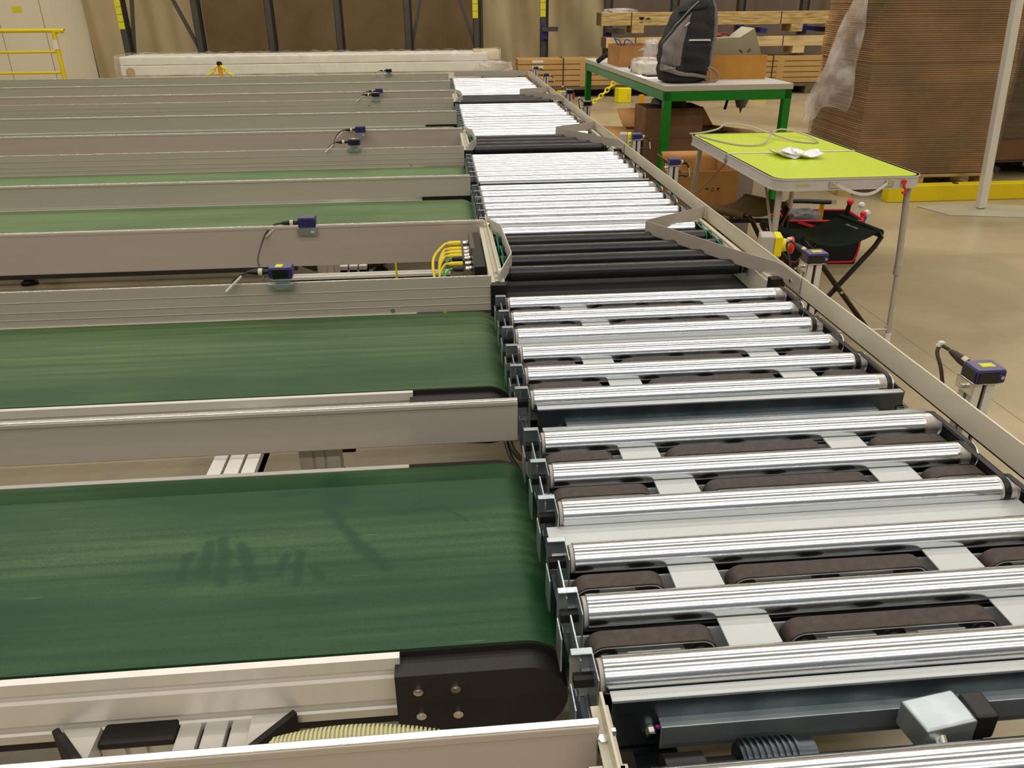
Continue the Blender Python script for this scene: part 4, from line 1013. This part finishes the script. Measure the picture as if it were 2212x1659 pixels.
MB().box(0, bw, 0, .012, .01, bh).box(0, bw, bd-.012, bd, .01, bh).box(0, .012, .012, bd-.012, .01, bh).box(bw-.012, bw, .012, bd-.012, .01, bh).box(0, bw, 0, bd, 0, .012).build('bag_body', BAGBLK, t, bevel=.006)
for y in (0, bd):
    MB().tube([(0, y-.003, bh), (bw, y-.003, bh)], .006, 6).tube([(.0, y-.003, bh), (-.002, y-.003, .10), (.012, y-.003, .03), (.05, y-.003, .012), (bw-.05, y-.003, .012), (bw-.012, y-.003, .03), (bw+.002, y-.003, .10), (bw, y-.003, bh)], .0055, 6, smooth=3).build('piping', REDPIPE, t)
for x in (-.004, bw-.004): MB().box(x, x+.008, .0, bd, bh-.05, bh+.005).build('end_flap', REDPIPE, t)
MB().bar((.06, -.006, bh-.005), (.20, -.010, bh-.045), .006, .014).build('strap', REDPIPE, t)
MB().tube([(.02, bd/2, bh), (.02, bd/2, bh+.055), (.06, bd/2, bh+.075), (.26, bd/2, bh+.07)], .012, 10, smooth=4).build('carry_bar', BLACKP, t)
BAG = Matrix.Translation((1.80, 3.98, 0)) @ Matrix.Rotation(-.12, 4, 'Z')
def tool(label, x, y, ang, col, col2, ln=.10, base=.17, knob=.016):
    t = thing('hand_tool', label, 'tool', BAG @ Vector((x, y, base)), 0, 'tools in the tool bag'); t.rotation_euler = (ang[0], ang[1], 0)
    MB().lathe([(-.10, .004), (0, .004), (.0, .012), (ln*.4, .015), (ln*.8, .011), (ln*.85, .012)], (0, 0, 0), (0, 0, 1), 12).build('handle', col, t)
    MB().sphere((0, 0, ln*.9), knob, 12, 8).build('handle_end', col2, t)
tool('tall black-handled tool with red end at the right of the bag', .335, .10, (.1, .1), BLACKP, REDP, .15, .18, .018)
tool('red-tipped screwdriver at the right rim of the bag', .395, .05, (-.2, .35), REDP, REDP, .10, .17)
tool('yellow-capped tool in the middle of the bag', .24, .19, (.0, .0), ORNG, ORNG, .13, .17, .017)
tool('blue-handled tool at the far right of the bag', .43, .12, (.1, .30), MATS['blue_nylon'], WHITEP, .10, .16, .020)
tool('white-tipped tool behind the blue one', .42, .19, (.1, .28), WHITEP, WHITEP, .12, .17, .018)
for i in range(3): tool(('left', 'middle', 'right')[i] + ' of three red-tipped pliers hanging at the left of the bag', -.05+.024*i*1.6-.04, -.05, (0, -.1+.05*i), BLACKP, REDP, .10, .19, .012)
o = MB().bar((1.99, 4.10, .30), (2.10, 4.06, .305), .018, .018).build('torque_bar', CHROME); tag(o, 'bright metal bar lying across the tool bag', 'tool')
cr = crumple(26, 16, (1.93, 4.08, .225), (.085, .07, .04), .12, 5); tag(cr.build('work_glove', GLOVE, angle=70), 'grey work glove lying in the tool bag', 'glove')
t = thing('steel_trestle', 'low black trestle with drilled silver plates behind the olive stool', 'stand', (1.40, 3.90, 0), -.1)
MB().box(0, .30, 0, .03, .255, .28).box(0, .03, 0, .03, 0, .255).box(.27, .30, 0, .03, 0, .255).build('frame', BLACKM, t)
for x in (.02, .16):
    p = MB().prism([(x, .28), (x+.10, .28), (x+.12, .327), (x, .327)], 'y', -.006, 0).build('drilled_plate', CHROME, t)
    MB().cyl((x+.06, -.0065, .305), (x+.06, -.007, .305), .008, 14).build('hole', BLACKP, p)

# ================================================================ stacks of flattened boxes, pallet, pole, barrier
def sheets(x0, x1, y0, y1, z0, n, dz, m, label, group, per, jit, seed):
    rnd = random.Random(seed); base = None; offs = (0, 0)
    for i in range(n):
        if i % per == 0: offs = (rnd.uniform(-jit, jit), rnd.uniform(-jit, jit))
        if base is None:
            k = .0
            mb = MB().prism([(0, 0), (x1-x0, 0), (x1-x0, y1-y0), (0, y1-y0)], 'z', 0, dz*.74)
            base = mb.build('flattened_box', m, bevel=.0015, seg=1); o = base
        else:
            o = base.copy(); COL.objects.link(o)
        o.location = (x0+offs[0]+rnd.uniform(-.004, .004), y0+offs[1]+rnd.uniform(-.004, .004), z0+i*dz)
        tag(o, label, 'flattened box', group)
SX0, SX1, SY0, SY1 = 2.93, 3.96, 5.50, 6.28
sheets(SX0, SX1, SY0, SY1, .146, 96, .0138, SHEET, 'flattened cardboard box in the film-wrapped stack behind the yellow barrier', 'flattened boxes in the large stack', 18, .011, 4)
def pallet(name, label, x0, x1, y0, y1, m):
    t = thing(name, label, 'pallet', (x0, y0, 0)); a, b = x1-x0, y1-y0
    for i in range(5): y = i*(b-.10)/4; MB().box(0, a, y, y+.10, .118, .140).build('deck_board', m, t, bevel=.002)
    for j in range(3):
        x = j*(a-.10)/2; MB().box(x, x+.10, 0, b, .098, .118).build('bearer', m, t)
        for i in range(3): y = i*(b-.12)/2; MB().box(x, x+.10, y, y+.12, .02, .098).build('block', m, t)
        MB().box(x, x+.10, 0, b, 0, .02).build('bottom_board', m, t)
pallet('pallet', 'wooden pallet under the film-wrapped stack of flattened boxes', SX0-.10, SX1+.02, SY0-.02, SY1, WOOD)
fm = MB()
def fshell(u, v):
    per = rrect(SX0-.02, SX1+.02, SY0-.02, SY1+.02, .02, n=3); k = u*len(per); i = int(k) % len(per); p, q = Vector(per[i]), Vector(per[(i+1) % len(per)]); w_ = p.lerp(q, k-int(k))
    return (w_.x, w_.y, .16+1.36*v)
n_ = 16; per = rrect(SX0-.02, SX1+.02, SY0-.02, SY1+.02, .02, n=3)
vs, fs = [], []
k = len(per)
for j in range(2):
    for p in per:
        top = 1.49 if p[0] > SX0+.02 else 1.49-.90*max(0, min(1, (p[1]-SY0)/(SY1-SY0)))
        vs.append((p[0], p[1], (.15, top)[j]))
for i in range(k):
    fs.append((i, (i+1) % k, k+(i+1) % k, k+i))
tag(MB().add(vs, fs).build('stretch_film', FILM), 'clear stretch film wound around the large stack of flattened boxes', 'film')
# loose film tail on the left flank
def tail(u, v):
    z = 1.46-.95*v; wd = .06+.40*v; yb = 5.62+.10*v
    y = yb-.10+wd*u*1.15; x = SX0-.04-.05*math.sin(PI*u)-.03*math.sin(9*u+6*v)-.10*v*math.sin(PI*u)-.02*math.sin(23*u+11*v)*v
    return (x-.05*v, y+.02*math.sin(13*v+5*u), z+.03*math.sin(15*u)*v+.05*v*math.sin(6.5*u+1))
tag(MB().grid(tail, 40, 50).build('loose_film', FILMW, angle=70), 'crumpled loose tail of film hanging from the left side of the box stack', 'film')
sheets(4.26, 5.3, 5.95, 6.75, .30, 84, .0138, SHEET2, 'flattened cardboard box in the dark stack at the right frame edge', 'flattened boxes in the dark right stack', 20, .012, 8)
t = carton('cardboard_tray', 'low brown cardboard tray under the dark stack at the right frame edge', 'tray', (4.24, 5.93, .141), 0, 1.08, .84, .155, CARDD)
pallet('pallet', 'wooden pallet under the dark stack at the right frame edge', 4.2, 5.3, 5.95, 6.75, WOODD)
vs, fs = [], []
per = rrect(4.225, 5.34, 5.91, 6.79, .03, n=3); k = len(per)
for j in range(2):
    for p in per: vs.append((p[0], p[1], (.30, 1.50)[j]))
for i in range(k): fs.append((i, (i+1) % k, k+(i+1) % k, k+i))
tag(MB().add(vs, fs).build('stretch_film', FILM), 'clear film around the dark stack at the right frame edge', 'film')
t = thing('floor_barrier', 'low yellow steel barrier on the floor before the cardboard stack', 'barrier', (3.08, 5.25, 0))
MB().prism([(0, 0), (0, .085), (.012, .112), (3.0, .112), (3.0, 0)], 'y', 0, .09).build('beam', YPAINT, t, bevel=.006)
for x in (.5, 1.5, 2.5): MB().cyl((x, .045, .112), (x, .045, .116), .02, 12).build('bolt_cap', STEELD, t)
t = thing('steel_pole', 'leaning grey steel pole with a painted floor sheen at its foot before the yellow barrier', 'pole', (3.60, 5.0, 0))
MB().bar((0, 0, .012), (-.135, 0, 1.75), .050, .05, (0, 1, 0)).build('pole', ALU2, t, bevel=.004)
MB().prism([(-.38, .12), (-.30, -.14), (.34, -.30), (.40, .02), (.0, .16)], 'z', 0, .006).build('floor_sheen', EDGE, t, bevel=.003)  # thin pale sheet stands in for a triangular sheen on the floor

# ================================================================ rack, long cartons, crates, chains
POSTX = [-4.45, -3.41, -2.38, -1.39, -.38, .64, 1.65, 2.62, 3.64, 4.67, 5.67]
LABP = {-4.45: 4, .64: 3, 1.65: 4}
for i, x in enumerate(POSTX):
    nm = ('first', 'second', 'third', 'fourth', 'fifth', 'sixth', 'seventh', 'eighth', 'ninth', 'tenth', 'eleventh')[i]
    lb = 'grey steel rack upright, %s counted from the left' % nm
    if x in LABP: lb = 'grey steel rack upright carrying yellow labels, %s counted from the left' % nm
    t = thing('rack_upright', lb, 'rack upright', (x, 13.0, 0), 0, 'rack uprights along the back wall')
    MB().box(-.055, .03, -.04, -.034, 0, 3.2).box(-.055, -.05, -.04, .06, 0, 3.2).build('web', STEELP, t)
    MB().box(.03, .062, -.044, .06, 0, 3.2).build('flange', STEELD, t)
    MB().box(-.08, .08, -.5, .1, 0, .05).build('base_foot', STEELD, t)
    if x in LABP:
        n = LABP[x]; z0 = {-4.45: .93, .64: 1.03, 1.65: 1.04}[x]
        for j in range(n):
            MB().box(-.062, .018, -.047, -.041, z0+j*.098, z0+.092+j*.098).build('yellow_label', YLAB, t)
    if x > 1:
        arm_z = .90 if x < 2 else .865
        MB().box(-.04, .04, -.09, -.04, arm_z-.17, arm_z+.03).build('arm_clamp', RACKBLUE, t, bevel=.004)
        if x < 2: MB().box(-.04, .20, -.12, -.09, arm_z-.06, arm_z+.005).build('arm', STEELP, t)
        else: MB().box(-.04, .04, -1.05, -.09, arm_z-.04, arm_z+.02).build('arm', RACKBLUE if x > 3 else STEELP, t)
for i, (xa, xb, za, zb) in enumerate(((-4.40, -4.15, .55, 2.2), (-3.95, -3.44, 1.9, .62), (-.10, -.35, 1.6, .62), (.15, .62, 1.95, .62))):
    o = MB().bar((xa, 13.02, za), (xb, 13.02, zb), .05, .03, (0, 1, 0)).build('diagonal_brace', STEELP); tag(o, ('steep brace right of the leftmost labelled rack upright', 'diagonal brace leaning against the second rack upright', 'steep brace leaning right of the fifth rack upright', 'diagonal brace leaning against the sixth rack upright')[i], 'brace', 'rack braces')
# tarpaulins and white partition
tag(drape(-5.35, -3.55, 0, 3.2, 14.0, .10, .95, 60, .3).build('hanging_sheet', CURT, angle=80), 'beige hanging sheet with folds left of the brown sheet', 'sheet')
tag(drape(-3.55, .78, 0, 3.2, 13.9, .02, 2.6, 80).build('hanging_sheet', CURTB, angle=80), 'long smooth brown hanging sheet behind the white package', 'sheet')
tag(drape(.78, 2.75, 0, 3.2, 13.8, .09, .82, 80, 1.1, .5).build('hanging_sheet', CURT, angle=80), 'beige hanging sheet with slanted folds behind the long cartons', 'sheet')
tag(drape(2.75, 7.5, 0, 3.2, 13.9, .06, .9, 120, 2.0).build('hanging_sheet', CURTG, angle=80), 'grey brown hanging sheet behind the wooden crates', 'sheet')
t = thing('partition_panel', 'white upright wall panels at the far left behind the yellow railing', 'partition', (-6.9, 14.2, 0))
for a, b in ((-3.0, .166), (.174, .826), (.834, 1.48)): MB().box(a, b, 0, .08, 0, 3.2).build('panel', WALLM, t, bevel=.004)
MB().box(.41, .55, -.004, 0, 1.15, 1.235).build('warning_sign', YLAB, t)
# yellow railing
t = thing('safety_railing', 'yellow tubular safety railing at the far left', 'railing', (-5.03, 12.0, 0))
MB().tube([(-2.2, 0, .95), (-.03, 0, .95), (-.0, 0, .93), (0, 0, .85)], .026, 12, smooth=3).build('top_rail', YPAINT, t)
for z in (.69, .43): MB().cyl((-2.2, 0, z), (0, 0, z), .017, 12).build('rail', YPAINT, t)
for x in (0, -1.8): MB().cyl((x, 0, 0), (x, 0, .93), .028, 12).box(x-.07, x+.07, -.07, .07, 0, .01).build('post', YPAINT, t)
MB().box(-.03, .03, -.031, -.029, .72, .84).build('worn_sticker', WHITEP, t)
# white wrapped package
t = thing('long_package', 'long white film-wrapped package lying in front of the rack', 'package', (-4.1, 11.4, 0))
for i, (z0, z1, xe, d) in enumerate(((.12, .27, 4.86, .0), (.275, .415, 4.70, .02), (.42, .54, 4.75, .0), (.545, .645, 4.80, .015))):
    MB().box(.04, xe, d, .62-d, z0, z1).build('white_panel', WHITEPK, t, bevel=.012)
MB().cyl((.16, -.012, .465), (.16, -.002, .465), .055, 24).build('cardboard_core', CARD, t)
MB().box(4.62, 4.95, .05, .50, .56, .67).build('wood_end', WOODP, t, bevel=.004)
for x in (1.2, 2.9, 4.1): MB().box(x, x+.10, .0, .62, 0, .12).build('support_block', WOODD, t)
def wrap(u, v):
    x = -.01+4.98*u; r = 1
    pr_ = [(-.03, .13), (-.035, .42), (-.02, .66), (.15, .672), (.6, .665)]
    k = v*(len(pr_)-1); i = min(int(k), len(pr_)-2); q = k-i
    y = pr_[i][0]*(1-q)+pr_[i+1][0]*q; z = pr_[i][1]*(1-q)+pr_[i+1][1]*q
    b = .008*math.sin(31*x+7*v)+.007*math.sin(17*x-15*v)+.006*math.sin(53*x+4*v)
    return (x, y-abs(b), z+b*.8+.02*max(0, u-.85)/.15*math.sin(40*u))
MB().grid(wrap, 160, 26).build('film_wrap', BUBBLE, t, angle=80)
cr = crumple(30, 18, (.78, 11.30, .47), (.23, .12, .07), .12, 13); tag(cr.build('crumpled_film', FILMW, angle=70), 'crumpled clear film bulging at the right end of the white package', 'film')
# bundle of long kraft cartons, piled on supports
for i in range(5):
    for j, (xa, xb) in enumerate(((1.17, 3.38), (3.42, 5.63))):
        tl = MB().box(xa-(.01 if i > 2 else -.02*(2-i)), xb, 0, .42, 0, .066)
        o = thing('long_carton', 'long flat kraft carton in the %s pile behind the workbench, %s row from the top' % (('left', 'right')[j], ('bottom', 'fourth', 'third', 'second', 'top')[i]), 'carton', (0, 12.0, .150+i*.0745), 0, 'long kraft cartons')
        tl.build('carton_body', CARTON, o, bevel=.004)
        xs = (2.05,) if j == 0 else (4.95, 3.62)
        for x in xs: MB().box(x, x+.10, -.003, .423, -.006, .0675).build('carton_sleeve', CARTON, o)
        if j == 0 and i > 2: MB().box(1.36, 1.52, -.004, 0, .018, .052).build('address_label', WHITEP, o)
for j, x in enumerate((1.80, 3.30, 4.87)):
    o = MB().box(x, x+.012, 11.988, 11.992, .145, .522).box(x, x+.012, 11.988, 12.43, .5205, .5225).build('strapping_band', STEELD); tag(o, ('left', 'middle', 'right')[j] + ' dark strapping band around the long kraft cartons', 'strap', 'bands around the cartons')
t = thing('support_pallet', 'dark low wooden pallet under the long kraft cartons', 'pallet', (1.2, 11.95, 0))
MB().box(0, 4.4, 0, .5, .105, .142).build('deck', WOODD, t)
MB().box(0, 4.4, .30, .34, 0, .105).build('shade_board', STEELD, t)  # dark board added to stand in for the shadow under the rack
for x in (.1, 1.35, 2.9, 4.2): MB().box(x, x+.14, .0, .30, 0, .105).build('block', WOODD, t)
# crates lying on the rack arms
def crate(z, y, x0, x1, h, m, label, marks):
    t = thing('wooden_crate', label, 'crate', (x0, y, z))
    MB().box(0, x1-x0, 0, .34, 0, h).build('crate_body', m, t, bevel=.004)
    MB().box(-.006, .0, .0, .34, 0, h).build('end_board', WOODD, t)
    for x in (.44, 2.75): MB().box(x, x+.17, 0, .34, -.095, 0).build('runner', m, t)
    for x in (.42, 2.58): MB().box(x, x+.012, -.003, 0, 0, h).build('band', STEELD, t)
    if marks:
        s = .035; a = MB().add([(.53, -.002, .11), (.61, -.002, .11), (.60, -.002, .085), (.57, -.002, .068), (.54, -.002, .085)], [(0, 1, 2, 3, 4)]).bar((.57, -.002, .07), (.57, -.002, .048), .008, .004).bar((.545, -.002, .046), (.595, -.002, .046), .006, .004)
        a.build('glass_mark', PRINT, t, solid=.002)
        MB().add([(.665+.035*math.cos(PI*i/8), -.002, .078+.022*math.sin(PI*i/8)) for i in range(9)], [tuple(range(9))]).bar((.665, -.002, .08), (.665, -.002, .055), .005, .004).build('umbrella_mark', PRINT, t, solid=.002)
        MB().bar((.745, -.002, .05), (.745, -.002, .11), .006, .004).bar((.765, -.002, .05), (.765, -.002, .11), .006, .004).build('arrows_mark', PRINT, t, solid=.002)
    return t
crate(.935, 12.0, 2.33, 5.75, .165, WOOD, 'stained wooden crate with black symbols, upper of two on the rack arms', True)
crate(.645, 12.05, 2.42, 5.75, .135, WOODP, 'clean pale wooden crate, lower of two behind the workbench', False)
cr = crumple(30, 14, (2.62, 12.15, 1.115), (.22, .12, .035), .16, 21); tag(cr.build('crumpled_film', FILMW, angle=70), 'crumpled white film lying on the stained wooden crate', 'film')
# yellow plastic protectors, chains and chain posts
for i, (x, y, h_, lb) in enumerate(((2.54, 11.3, .185, 'yellow plastic post protector on the floor right of the back workbench leg'), (3.32, 11.25, .06, 'flat yellow protector seen under the workbench apron, left'), (4.45, 11.3, .06, 'flat yellow protector seen under the workbench apron, right'), (1.78, 11.6, .13, 'yellow protector peeking over the right rail at the far end'))):
    t = thing('post_protector', lb, 'protector', (x, y, 0))
    MB().prism([(-.11, .06), (-.085, -.08), (.0, -.095), (.09, -.08), (.09, .06)], 'z', 0, h_).build('shell', YPLAST, t, bevel=.008)
    if h_ > .1: MB().box(.03, .07, -.0905, -.089, .05, .12).build('embossed_panel', YPAINT, t)
def chain(name, label, a, b, sag, n, r, m=YPLAST):
    a, b = Vector(a), Vector(b); t = thing(name, label, 'chain', a)
    P = [a.lerp(b, i/n)-a-Vector((0, 0, sag*math.sin(PI*i/n))) for i in range(n+1)]
    for i in range(n):
        d = P[i+1]-P[i]; c = (P[i]+P[i+1])/2; u = d.normalized(); w_ = u.cross(Vector((0, 1, 0))) if i % 2 else Vector((0, 1, 0)); w_.normalize()
        L_ = d.length*.68
        MB().tube([c+u*L_*math.cos(q)+w_*r*2.6*math.sin(q) for q in [2*PI*j/14 for j in range(14)]], r, 6, True).build('link', m, t)
chain('plastic_chain', 'yellow plastic chain slanting up to the right beside the back workbench leg', (1.86, 10.5, .012), (2.32, 10.5, .42), .03, 12, .009)
def chain_post(label, x, y, top, two):
    t = thing('chain_post', label, 'chain post', (x, y, 0))
    MB().cyl((0, 0, 0), (0, 0, .02), .13, 20).build('base', BLACKP, t)
    MB().cyl((0, 0, .02), (0, 0, top-.16), .024, 14).build('black_sleeve', BLACKP, t)
    MB().cyl((0, 0, top-.16), (0, 0, top), .026, 14).build('amber_sleeve', ORNG, t)
    if two: MB().lathe([(0, .030), (.015, .034), (.04, .028), (.045, .01)], (0, 0, top), (0, 0, 1), 14).build('cap', BLACKP, t)
chain_post('amber chain post with black cap and two yellow chains behind the left conveyors', -2.56, 10.4, .60, True)
chain_post('amber and black chain post standing behind the big cardboard box', 2.10, 8.5, .39, False)
chain('plastic_chain', 'yellow chain hanging left from the amber chain post', (-2.585, 10.37, .595), (-2.78, 10.37, .42), .01, 6, .007)
chain('plastic_chain', 'yellow chain hanging right from the amber chain post', (-2.535, 10.37, .595), (-2.34, 10.37, .42), .01, 6, .007)
chain('plastic_chain', 'yellow chain hanging down beside the lone amber and black chain post', (2.07, 8.48, .28), (2.04, 8.48, .02), .0, 8, .007)
